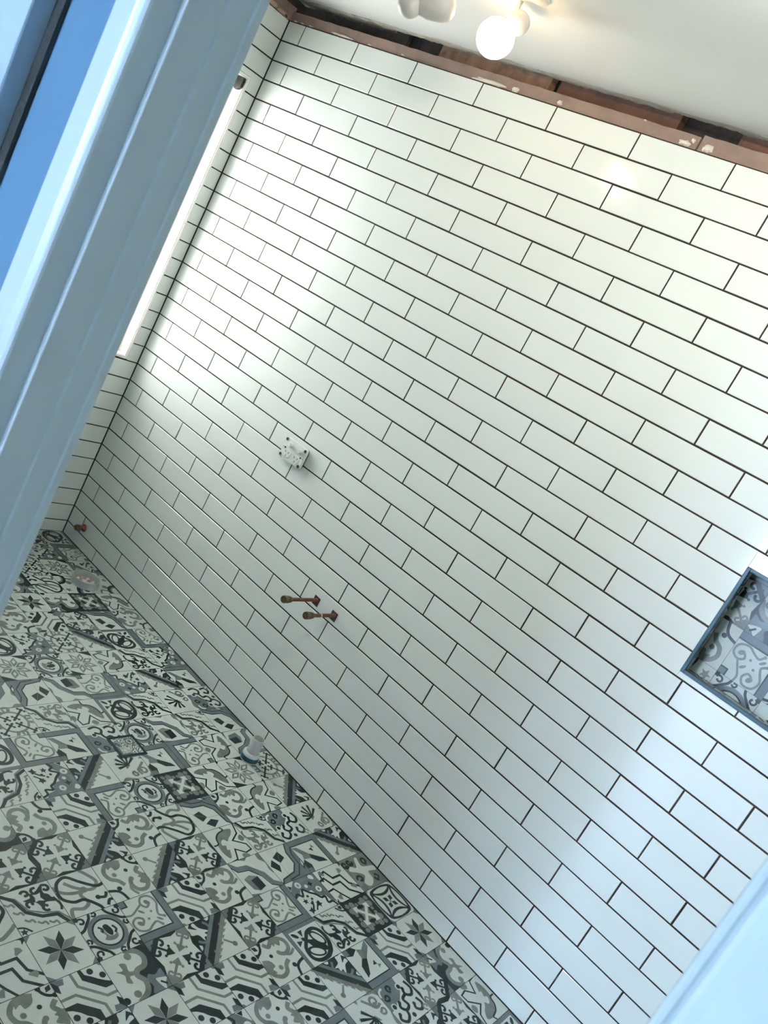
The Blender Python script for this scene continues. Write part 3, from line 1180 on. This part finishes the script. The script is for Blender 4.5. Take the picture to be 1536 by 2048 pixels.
def m_cloud():
    m = Mo(FD)
    m.poly(FW, [(0, 0), (.62, 0), (.80, .14), (.78, .34), (.60, .40), (.52, .50), (.58, .64), (.50, .86), (.30, 1), (0, 1)])
    m.line(FL, [(.52, -.02), (.74, .08), (.82, .24), (.74, .40), (.56, .44), (.50, .54), (.58, .70), (.50, .90), (.26, 1.02)], .085)
    m.disk(FL, .54, .12, .075)
    m.disk(FL, .30, .86, .075)
    m.poly(FL, [(.16, .32), (.30, .34), (.30, .20), (.42, .24), (.40, .40), (.54, .44), (.50, .52), (.36, .50), (.34, .64), (.24, .58), (.28, .44)], True)
    m.poly(FB, [(.70, .60), (.82, .66), (1, .60), (1, 1), (.60, 1), (.66, .84), (.62, .70)], True)
    m.poly(FW, [(.78, .74), (.90, .76), (1, .80), (.92, .88), (.86, 1), (.80, .88)], True)
    m.line(FD, [(.84, .82), (.94, .92)], .04)
    m.disk(FD, .04, .90, .07)
    return m


def m_swirl():
    m = Mo()
    m.arc(FD, 0, 0, .52, 0, 90, .12, 10)
    m.arc(FB, 0, 0, .42, 0, 90, .08, 10)
    m.arc(FD, 1, .9, .34, 120, 270, .10, 10)
    m.arc(FL, 1, .9, .26, 120, 270, .06, 10)
    m.disk(FD, .18, .18, .10)
    m.disk(FB, .62, .62, .10)
    flower(m, FL, .84, .20, .12)
    m.line(FB, [(.30, .98), (.40, .80), (.62, .86)], .06)
    return m


MOT = {'ST': m_star, 'RO': m_rose, 'ME': m_medal, 'BA': m_bands, 'SC': m_scroll, 'AR': m_arrows, 'SP': m_stripe,
       'VI': m_vine, 'CF': m_cubef, 'HX': m_hexa, 'C2': m_cube2, 'BI': m_bird, 'PE': m_petal, 'F1': m_floral1,
       'FG': lambda: m_floral1(1), 'F2': m_floral2, 'CR': m_cross, 'KE': m_keys, 'CO': m_coral, 'SS': m_spirals,
       'KN': m_knot, 'ZI': m_zig, 'DA': m_damask, 'CI': m_circ, 'CL': m_cloud, 'SW': m_swirl}
MOT = {k: f() for k, f in MOT.items()}

# which motif lies where: (column from the window wall, row from the tiled wall): motif + quarter turns
FMAP = {
    (0, 0): 'PE2', (1, 0): 'VI0', (2, 0): 'F21', (3, 0): 'SW0', (4, 0): 'BI0', (5, 0): 'SC0', (6, 0): 'VI3', (7, 0): 'F20',
    (8, 0): 'CF1', (9, 0): 'SS0', (10, 0): 'HX0', (11, 0): 'C21', (12, 0): 'KE0', (13, 0): 'SP2', (14, 0): 'CO1',
    (15, 0): 'SP1', (16, 0): 'DA0', (17, 0): 'CI0', (18, 0): 'ST0', (19, 0): 'CL2', (20, 0): 'BI1', (21, 0): 'PE1',
    (0, 1): 'F11', (1, 1): 'F20', (2, 1): 'RO0', (3, 1): 'SW2', (4, 1): 'CR0', (5, 1): 'HX0', (6, 1): 'PE1', (7, 1): 'F12',
    (8, 1): 'SP1', (9, 1): 'CO0', (10, 1): 'FG2', (11, 1): 'BI1', (12, 1): 'RO0', (13, 1): 'BI3', (14, 1): 'SS1',
    (15, 1): 'CF1', (16, 1): 'ZI0', (17, 1): 'CR0', (18, 1): 'BA0', (19, 1): 'AR0', (20, 1): 'AR0',
    (2, 2): 'KE0', (3, 2): 'KN2', (4, 2): 'CL1', (5, 2): 'AR1', (6, 2): 'SP1', (7, 2): 'BI1', (8, 2): 'F21', (9, 2): 'F12',
    (10, 2): 'C20', (11, 2): 'VI0', (12, 2): 'BI0', (13, 2): 'SC0', (14, 2): 'FG2', (15, 2): 'HX1', (16, 2): 'F23',
    (17, 2): 'F12', (18, 2): 'CF2', (19, 2): 'SS1', (20, 2): 'SP1',
    (3, 3): 'CL0', (4, 3): 'ST0', (5, 3): 'BA1', (6, 3): 'KE0', (7, 3): 'RO0', (8, 3): 'VI2', (9, 3): 'PE0', (10, 3): 'ME0',
    (11, 3): 'CF1', (12, 3): 'CR0', (13, 3): 'HX0', (14, 3): 'BI3', (15, 3): 'C20', (16, 3): 'VI2', (17, 3): 'PE0',
    (18, 3): 'SP1', (19, 3): 'CO0', (20, 3): 'HX2',
    (4, 4): 'BI2', (5, 4): 'SC0', (6, 4): 'F20', (7, 4): 'ME1', (8, 4): 'C22', (9, 4): 'BI0', (10, 4): 'SS0', (11, 4): 'CO1',
    (12, 4): 'ME0', (13, 4): 'KN2', (14, 4): 'AR0', (15, 4): 'SC0', (16, 4): 'AR0', (17, 4): 'SC0', (18, 4): 'BA0', (19, 4): 'VI1',
    (6, 5): 'PE0', (7, 5): 'RO0', (8, 5): 'HX3', (9, 5): 'FG0', (10, 5): 'CF1', (11, 5): 'SP0', (12, 5): 'VI0', (13, 5): 'SC0',
    (14, 5): 'SP2', (15, 5): 'BA0', (16, 5): 'SP0', (17, 5): 'BA0', (18, 5): 'SC1', (19, 5): 'KE0',
    (8, 6): 'C21', (9, 6): 'KE0', (10, 6): 'VI3', (11, 6): 'F20', (12, 6): 'BA0', (13, 6): 'SP2', (14, 6): 'SC1', (15, 6): 'VI2',
    (16, 6): 'AR0', (17, 6): 'BA0', (18, 6): 'F20',
    (10, 7): 'PE3', (11, 7): 'F13', (12, 7): 'SC3', (13, 7): 'AR0', (14, 7): 'KN0', (15, 7): 'ME0', (16, 7): 'CL0', (17, 7): 'ST0',
    (12, 8): 'CL1', (13, 8): 'AR0', (14, 8): 'F10', (15, 8): 'ST0', (16, 8): 'BA0', (17, 8): 'SP1',
    (14, 9): 'KN1', (15, 9): 'ZI0', (16, 9): 'SC1', (17, 9): 'PE2',
}
KEYS = list(MOT)


def lay_motif(mb, key, turn, to3, mg=0.0062):
    mo = MOT[key]
    rot = {0: lambda x, y: (x, y), 1: lambda x, y: (1 - y, x), 2: lambda x, y: (1 - x, 1 - y), 3: lambda x, y: (y, 1 - x)}[turn]
    for c, pts, lay in mo.items:
        ps = clip([rot(*p) for p in pts], mg)
        if len(ps) < 3:
            continue
        # drop repeated points
        q = [ps[0]]
        for p in ps[1:]:
            if abs(p[0] - q[-1][0]) + abs(p[1] - q[-1][1]) > 1e-5:
                q.append(p)
        if len(q) < 3:
            continue
        A = sum(q[i - 1][0] * q[i][1] - q[i][0] * q[i - 1][1] for i in range(len(q)))
        if abs(A) < 1e-6:
            continue
        if A > 0:
            q = q[::-1]
        mb.face([to3(x, y, lay * LAY) for x, y in q], c)


FP, FQ, FSH = 0.1246, 0.1268, 0.024
FZ = -0.0012
mb = MB()
mb.face([(-0.02, -1.79, FZ - 0.0006), (XR + 0.05, -1.79, FZ - 0.0006), (XR + 0.05, 0.01, FZ - 0.0006), (-0.02, 0.01, FZ - 0.0006)], M_GROUT)
rr = random.Random(11)
for j in range(0, 14):
    for i in range(0, 31):
        code = FMAP.get((i, j))
        if code is None:
            k, t = rr.choice(KEYS), rr.randrange(4)
        else:
            k, t = code[:2], int(code[2])

        def to3(x, y, h, i=i, j=j):
            yy = -FQ * (j + 1 - x)
            return (-0.0045 + FP * (i + y) - FSH * yy, yy, FZ + h)
        lay_motif(mb, k, t, to3)
fl = mb.build('floor', fix=False)
struct(fl)

# ------------------------------------------------------------------ niche
nb = MB()
# back of the niche, tiled like the floor: cell corner at (2.5574, 1.245)
CX, CZ, NP = 2.5574, 1.247, 0.1285
NM = {(-1, 0): 'AR1', (0, 0): 'CL1', (-1, 1): 'SC3', (0, 1): 'VI1', (-1, 2): 'SW0', (0, 2): 'ME0', (1, 1): 'F20', (1, 0): 'ST0', (1, 2): 'CO0'}
nb.face([(NX0, ND + 0.0012, NZ0), (NX1, ND + 0.0012, NZ0), (NX1, ND + 0.0012, NZ1), (NX0, ND + 0.0012, NZ1)], M_GROUT)


def clipbox(q, lo, hi, ax):
    out = []
    for i in range(len(q)):
        a, b = q[i - 1], q[i]
        for (v, s) in ():
            pass
    return out


def lay_rect(mb, key, turn, x0, ztop, size, X0, X1, Z0, Z1, to3):
    """motif square at (x0, ztop) going right / down, clipped to the rectangle"""
    mo = MOT[key]
    rot = {0: lambda x, y: (x, y), 1: lambda x, y: (1 - y, x), 2: lambda x, y: (1 - x, 1 - y), 3: lambda x, y: (y, 1 - x)}[turn]
    u0, u1 = max(.004, (X0 - x0) / size), min(.996, (X1 - x0) / size)
    v0, v1 = max(.004, (ztop - Z1) / size), min(.996, (ztop - Z0) / size)
    if u1 <= u0 or v1 <= v0:
        return
    for c, pts, lay in mo.items:
        ps = [((p[0] - u0) / (u1 - u0), (p[1] - v0) / (v1 - v0)) for p in [rot(*p) for p in pts]]
        ps = clip(ps)
        if len(ps) < 3:
            continue
        A = sum(ps[i - 1][0] * ps[i][1] - ps[i][0] * ps[i - 1][1] for i in range(len(ps)))
        if abs(A) < 1e-6:
            continue
        if A > 0:
            ps = ps[::-1]
        mb.face([to3(x0 + size * (u0 + (u1 - u0) * a), ztop - size * (v0 + (v1 - v0) * b), lay * LAY) for a, b in ps], c)


for (a, b), code in list(NM.items()) + [((a, b), rr.choice(KEYS) + '0') for a in (2, 3, 4) for b in (-1, 0, 1, 2)] + [((a, -1), 'F20') for a in (-1, 0, 1)]:
    lay_rect(nb, code[:2], int(code[2]), CX + a * NP, CZ + (1 - b) * NP - 0.0 if False else CZ - (b - 1) * NP, NP,
             NX0, NX1, NZ0, NZ1, lambda x, z, h: (x, ND - h, z))
# returns of the niche, tiled with the same tiles cut down
for b, key in ((0, 'F1'), (1, 'ME'), (2, 'SW'), (-1, 'CO')):
    lay_rect(nb, key, 0, -0.02, CZ - (b - 1) * NP, NP, 0.0, ND, NZ0, NZ1, lambda u, z, h: (NX0 + h, u, z))
for a in range(-1, 5):
    lay_rect(nb, KEYS[(a * 5 + 7) % len(KEYS)], 0, CX + a * NP, 0.10, NP, NX0, NX1, 0.0, ND, lambda x, v, h: (x, v, NZ0 + h))
    lay_rect(nb, KEYS[(a * 3 + 5) % len(KEYS)], 0, CX + a * NP, 0.10, NP, NX0, NX1, 0.0, ND, lambda x, v, h: (x, v, NZ1 - h))
nb.face([(NX1, 0, NZ0), (NX1, ND, NZ0), (NX1, ND, NZ1), (NX1, 0, NZ1)], M_FB)
nb.face([(NX0 - .0005, 0, NZ0), (NX0 - .0005, ND, NZ0), (NX0 - .0005, ND, NZ1), (NX0 - .0005, 0, NZ1)], M_GROUT)
nb.face([(NX0, 0, NZ0 - .0005), (NX1, 0, NZ0 - .0005), (NX1, ND, NZ0 - .0005), (NX0, ND, NZ0 - .0005)], M_GROUT)
nb.face([(NX0, 0, NZ1 + .0005), (NX1, 0, NZ1 + .0005), (NX1, ND, NZ1 + .0005), (NX0, ND, NZ1 + .0005)], M_GROUT)
niche = thing('wall_niche', 'recessed wall niche with a dark trim, lined with patterned grey tiles', 'niche', (NX0, 0, NZ0))
nb.build('niche_lining', niche, fix=False)
tb = MB()
w, t0, t1 = 0.0095, -0.0022, 0.012
for (x0, z0, x1, z1) in ((NX0, NZ0, NX0 + w, NZ1), (NX1 - w, NZ0, NX1, NZ1), (NX0 + w, NZ0, NX1 - w, NZ0 + w), (NX0 + w, NZ1 - w, NX1 - w, NZ1)):
    tb.box((x0, t0, z0), (x1, t1, z1), M_CHROME)
tr = tb.build('metal_trim', niche, bevel=0.0012)
tr['label'] = 'dark glossy edge trim'

# ------------------------------------------------------------------ power point on the wall
sx, sz = 1.002, 0.9315
sock = thing('power_socket', 'white double power socket with two round switches, standing proud of the tiles', 'power socket', (sx, 0, sz))


def rounded(x0, z0, x1, z1, r, n=6):
    pts = []
    for cx, cz, a0 in ((x1 - r, z1 - r, 0), (x0 + r, z1 - r, 90), (x0 + r, z0 + r, 180), (x1 - r, z0 + r, 270)):
        for k in range(n + 1):
            a = math.radians(a0 + 90 * k / n)
            pts.append((cx + r * math.cos(a), cz + r * math.sin(a)))
    return pts


def slab(mb, pts, y0, y1, mt, inset=0.0):
    cx = sum(p[0] for p in pts) / len(pts)
    cz = sum(p[1] for p in pts) / len(pts)
    fr = [(p[0] - (p[0] - cx) / max(1e-6, math.hypot(p[0] - cx, p[1] - cz)) * inset,
           p[1] - (p[1] - cz) / max(1e-6, math.hypot(p[0] - cx, p[1] - cz)) * inset) for p in pts]
    n = len(pts)
    mb.face([(p[0], y1, p[1]) for p in fr], mt)
    mb.face([(p[0], y0, p[1]) for p in pts], mt)
    for k in range(n):
        l = (k + 1) % n
        mb.face([(pts[k][0], y0, pts[k][1]), (pts[l][0], y0, pts[l][1]), (fr[l][0], y1, fr[l][1]), (fr[k][0], y1, fr[k][1])], mt)


mb = MB()
slab(mb, rounded(sx - .0545, sz - .035, sx + .0545, sz + .035, .009), -0.0008, -0.012, M_DSLOT)
mb.build('mounting_block', sock)
mb = MB()
slab(mb, rounded(sx - .058, sz - .038, sx + .058, sz + .038, .011), -0.009, -0.0195, M_PLASTIC, .0015)
mb.build('cover_plate', sock)
for dx in (-.022, .030):
    mb = MB()
    mb.lathe([(.0085, 0), (.0085, .009), (.0072, .0105)], M_PLASTIC, (sx + dx, -.0195, sz + .018), (0, -1, 0), 24)
    mb.build('switch', sock, smooth=True)
for dx in (-.024, .025):
    mb = MB()
    slab(mb, rounded(sx + dx - .017, sz - .030, sx + dx + .017, sz - .001, .013), -.0190, -.0215, M_PLASTIC, .001)
    o = mb.build('outlet', sock)
    mb = MB()
    for (px, pz, ang) in ((-.008, .005, 28), (.008, .005, -28), (0, -.0085, 90)):
        a = math.radians(ang + 90)
        ux, uz = math.cos(a), math.sin(a)
        if ang == 90:
            ux, uz = 0, 1
        q = [(ux * .004 - uz * .0010, uz * .004 + ux * .0010), (ux * .004 + uz * .0010, uz * .004 - ux * .0010),
             (-ux * .004 + uz * .0010, -uz * .004 - ux * .0010), (-ux * .004 - uz * .0010, -uz * .004 + ux * .0010)]
        slab(mb, [(sx + dx + px + a_, sz - .0155 + pz + b_) for a_, b_ in q], -.0212, -.0218, M_DSLOT)
    mb.build('pin_slots', o)
for dx, dz in ((-.050, .030), (.050, .030), (-.050, -.030), (.050, -.030)):
    mb = MB()
    mb.lathe([(.0056, 0), (.0056, .0022), (.0048, .0024), (.0040, .0006)], M_SCREW, (sx + dx, -.0192, sz + dz), (0, -1, 0), 16)
    mb.build('screw_cap', sock, smooth=True)
for dx in (-.050, .050):
    mb = MB()
    mb.lathe([(.0034, 0), (.0034, .0006)], M_DSLOT, (sx + dx * .86, -.0196, sz), (0, -1, 0), 14)
    mb.lathe([(.0018, 0), (.0018, .0006)], M_SCREW, (sx + dx * 1.05, -.0194, sz), (0, -1, 0), 12)
    mb.build('fixing_hole', sock)

# ------------------------------------------------------------------ copper pipe stubs
def pipe(name, label, hx, hz, length, dx, dz):
    t = thing(name, label, 'pipe', (hx, 0, hz))
    m1 = MB()
    hcx, hcz = hx + dx, hz + dz
    slab(m1, [(hcx - .0140, hcz - .0155), (hcx + .0140, hcz - .0165), (hcx + .0135, hcz + .0150), (hcx - .0150, hcz + .0165)], -0.0003, -0.0012, M_HOLE)
    h = m1.build('cut_out', t)
    h['label'] = 'dark square hole cut in the tile'
    m1 = MB()
    m1.lathe([(.0064, -.004), (.0064, length - .02)], M_COPPER, (hx, 0, hz), (0, -1, 0), 20)
    m1.build('copper_tube', t, smooth=True)
    m1 = MB()
    L = length
    m1.lathe([(.0066, L - .040), (.0100, L - .037), (.0112, L - .032), (.0112, L - .026), (.0095, L - .0255), (.0095, L - .0235),
              (.0125, L - .023), (.0125, L - .018), (.0108, L - .0175), (.0108, L - .0155), (.0128, L - .015), (.0134, L - .006),
              (.0120, L)], M_BRASS, (hx, 0, hz), (0, -1, 0), 24)
    m1.lathe([(.0095, L), (.0095, L + .001)], M_BRASS, (hx, 0, hz), (0, -1, 0), 20)
    c = m1.build('end_cap', t, smooth=True)
    c['label'] = 'ribbed brass end cap'
    return t


pipe('copper_pipe', 'long capped copper pipe out of the wall, upper left one of the pair', 1.3815, .5580, .178, -.003, -.006)
t2 = pipe('copper_pipe', 'capped copper pipe out of the wall, lower right of the pair, with a pale ring', 1.4750, .5580, .158, -.005, -.006)
m1 = MB()
m1.lathe([(.0070, .078), (.0070, .083)], M_PLASTER, (1.4750, 0, .5580), (0, -1, 0), 20)
m1.build('paint_ring', t2)
t3 = thing('wall_pipe_stub', 'short brown capped copper stub low on the wall by the window corner', 'pipe', (0.122, 0, 0.092))
m1 = MB()
m1.lathe([(.017, .001), (.016, .005), (.0105, .012), (.0090, .022)], M_COPPER, (0.122, 0, 0.092), (0, -1, 0), 20)
m1.build('collar', t3, smooth=True)
m1 = MB()
m1.lathe([(.0085, .020), (.0125, .022), (.0135, .030), (.0135, .040), (.0115, .044)], M_BRASS, (0.122, 0, 0.092), (0, -1, 0), 20)
m1.build('end_cap', t3, smooth=True)

# ------------------------------------------------------------------ waste pipes on the floor
WX, WY = 1.512, -0.110
t = thing('basin_waste_pipe', 'narrow white upright plastic waste pipe with a blue stained socket near the wall', 'waste pipe', (WX, WY, 0))
m1 = MB()
m1.lathe([(.032, 0.0), (.032, .016), (.0305, .026), (.027, .030), (.0225, .031)], M_PVC, (WX, WY, 0), (0, 0, 1), 32, cap1=False)
m1.build('socket', t, smooth=True)
m1 = MB()
m1.lathe([(.0325, .004), (.0326, .015), (.0316, .020)], M_GLUE, (WX, WY, 0), (0, 0, 1), 32, cap0=False, cap1=False)
g = m1.build('glue_stain', t, smooth=True)
g['label'] = 'dark blue primer stain'
m1 = MB()
m1.lathe([(.0215, .0), (.0215, .083), (.0208, .084), (.0190, .084), (.0190, .01)], M_PVC, (WX, WY, 0), (0, 0, 1), 32, cap0=False, cap1=False)
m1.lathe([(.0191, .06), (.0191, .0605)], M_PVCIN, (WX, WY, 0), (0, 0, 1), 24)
m1.build('tube', t, smooth=True)

PX, PY = 0.425, -0.135
t = thing('toilet_waste_pipe', 'wide low open plastic waste pipe with mortar crumbs inside, in the far floor corner', 'waste pipe', (PX, PY, 0))
m1 = MB()
m1.lathe([(.057, 0.0), (.055, .027), (.0565, .030), (.0550, .031), (.0535, .030), (.0525, .004)], M_PVC, (PX, PY, 0), (0, 0, 1), 40, cap0=False, cap1=False)
m1.build('pipe_wall', t, smooth=True)
m1 = MB()
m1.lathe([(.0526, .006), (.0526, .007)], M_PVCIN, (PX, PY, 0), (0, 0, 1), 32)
m1.build('pipe_floor', t)
m1 = MB()
r = random.Random(5)
for k in range(26):
    a, q = r.uniform(0, 6.28), r.uniform(0, .042)
    s = r.uniform(.003, .008)
    m1.lathe([(s * .5, 0), (s, s * .5), (s * .7, s * 1.1)], M_RUBBLE, (PX + q * math.cos(a), PY + q * math.sin(a), .007), (r.uniform(-.3, .3), r.uniform(-.3, .3), 1), 6)
ru = m1.build('mortar_crumbs', t)
ru['kind'] = 'stuff'

# ------------------------------------------------------------------ floor drain
DX0, DX1, DY0, DY1 = 1.3195, 1.4130, -.5735, -.4755
t = thing('floor_drain', 'small square tile insert floor drain with a dark double frame', 'floor drain', ((DX0 + DX1) / 2, (DY0 + DY1) / 2, 0))


def ring(mb, x0, y0, x1, y1, w, z0, z1, mt):
    mb.box((x0, y0, z0), (x1, y0 + w, z1), mt)
    mb.box((x0, y1 - w, z0), (x1, y1, z1), mt)
    mb.box((x0, y0 + w, z0), (x0 + w, y1 - w, z1), mt)
    mb.box((x1 - w, y0 + w, z0), (x1, y1 - w, z1), mt)


m1 = MB()
ring(m1, DX0, DY0, DX1, DY1, .0025, -.0005, .0018, M_CHROME)
ring(m1, DX0 + .0025, DY0 + .0025, DX1 - .0025, DY1 - .0025, .0045, -.0005, .0008, M_DSLOT)
ring(m1, DX0 + .007, DY0 + .007, DX1 - .007, DY1 - .007, .002, -.0005, .0018, M_CHROME)
m1.build('drain_frame', t)
m1 = MB()
z = .0010
ix0, ix1, iy0, iy1 = DX0 + .009, DX1 - .009, DY0 + .009, DY1 - .009
m1.box((ix0, iy0, -.0005), (ix1, iy1, z - .0002), M_DSLOT)
for (ax, bx, ay, by, key, tn) in ((ix0, (ix0 + ix1) / 2, iy0, (iy0 + iy1) / 2, 'SS', 0), ((ix0 + ix1) / 2, ix1, iy0, (iy0 + iy1) / 2, 'VI', 3),
                                  (ix0, (ix0 + ix1) / 2, (iy0 + iy1) / 2, iy1, 'ME', 2), ((ix0 + ix1) / 2, ix1, (iy0 + iy1) / 2, iy1, 'KN', 1)):
    lay_motif(m1, key, tn, lambda x, y, h, ax=ax, bx=bx, ay=ay, by=by: (ax + (bx - ax) * y, ay + (by - ay) * x, z + h), .01)
m1.build('tile_insert', t, fix=False)

# ------------------------------------------------------------------ ceiling spot light
t = thing('ceiling_spotlight', 'ceiling spotlight bar with swivel heads, one bulb brightly lit', 'ceiling light', (1.38, -0.46, CEIL))
m1 = MB()
bar = [(1.205, -0.690), (1.462, -0.497), (1.480, -0.521), (1.223, -0.714)]
for k in range(4):
    a, b = bar[k], bar[(k + 1) % 4]
    m1.face([(a[0], a[1], CEIL), (b[0], b[1], CEIL), (b[0], b[1], CEIL - .012), (a[0], a[1], CEIL - .012)], M_SHADE)
m1.face([(x, y, CEIL - .012) for x, y in bar], M_SHADE)
m1.face([(x, y, CEIL) for x, y in bar], M_SHADE)
m1.build('light_bar', t, bevel=.003)


def tube(mb, a, b, r, mt, seg=16, r2=None):
    a, b = Vector(a), Vector(b)
    mb.lathe([(r, 0), (r2 or r, (b - a).length)], mt, a, b - a, seg)


def ball(mb, c, r, mt, stretch=1.0, axis=(0, 0, 1), seg=24):
    prof = [(max(1e-4, r * math.sin(math.pi * k / 14)), -r * stretch * math.cos(math.pi * k / 14)) for k in range(15)]
    mb.lathe(prof, mt, c, axis, seg, cap0=False, cap1=False)


GL = Vector((1.352, -0.446, 2.272))
m1 = MB(); tube(m1, (1.355, -0.424, 2.350), (1.350, -0.418, CEIL), .0058, M_SHADE)
m1.build('arm', t, smooth=True)
m1 = MB(); ball(m1, (1.372, -0.4165, 2.333), .031, M_SHADE)
m1.build('lamp_cup', t, smooth=True)
m1 = MB(); ball(m1, GL, .050, M_BULB)
bb = m1.build('bulb', t, smooth=True)
bb['label'] = 'brightly lit round bulb'
# unlit head: rounded cup lying beside its knuckle
m1 = MB()
A, B = Vector((1.231, -0.6505, 2.217)), Vector((1.285, -0.606, 2.250))
ball(m1, A, .031, M_SHADE)
m1.build('knuckle', t, smooth=True)
m1 = MB()
ax = (B - A).normalized()
m1.lathe([(.022, -.055), (.031, -.035), (.035, -.012), (.036, .004), (.034, .018), (.028, .029), (.017, .035), (.002, .037)], M_SHADE, B, ax, 28)
cp = m1.build('lamp_cup', t, smooth=True)
m1 = MB()
for k in range(4):
    s_ = B + ax * (-.030 + .012 * k) + Vector((.0, -.020, .026))
    m1.lathe([(.0028, -.008), (.0028, .008)], M_COIL, s_, (0.5, -.2, 1), 8)
m1.build('vent_coil', cp, smooth=True)
m1 = MB(); tube(m1, (1.252, -0.632, 2.262), (1.252, -0.660, CEIL - .010), .0058, M_SHADE)
m1.build('arm', t, smooth=True)
m1 = MB(); m1.lathe([(.028, 0), (.028, -.008), (.020, -.013)], M_SHADE, (1.440, -0.466, CEIL), (0, 0, 1), 28)
m1.build('ceiling_base', t, smooth=True)
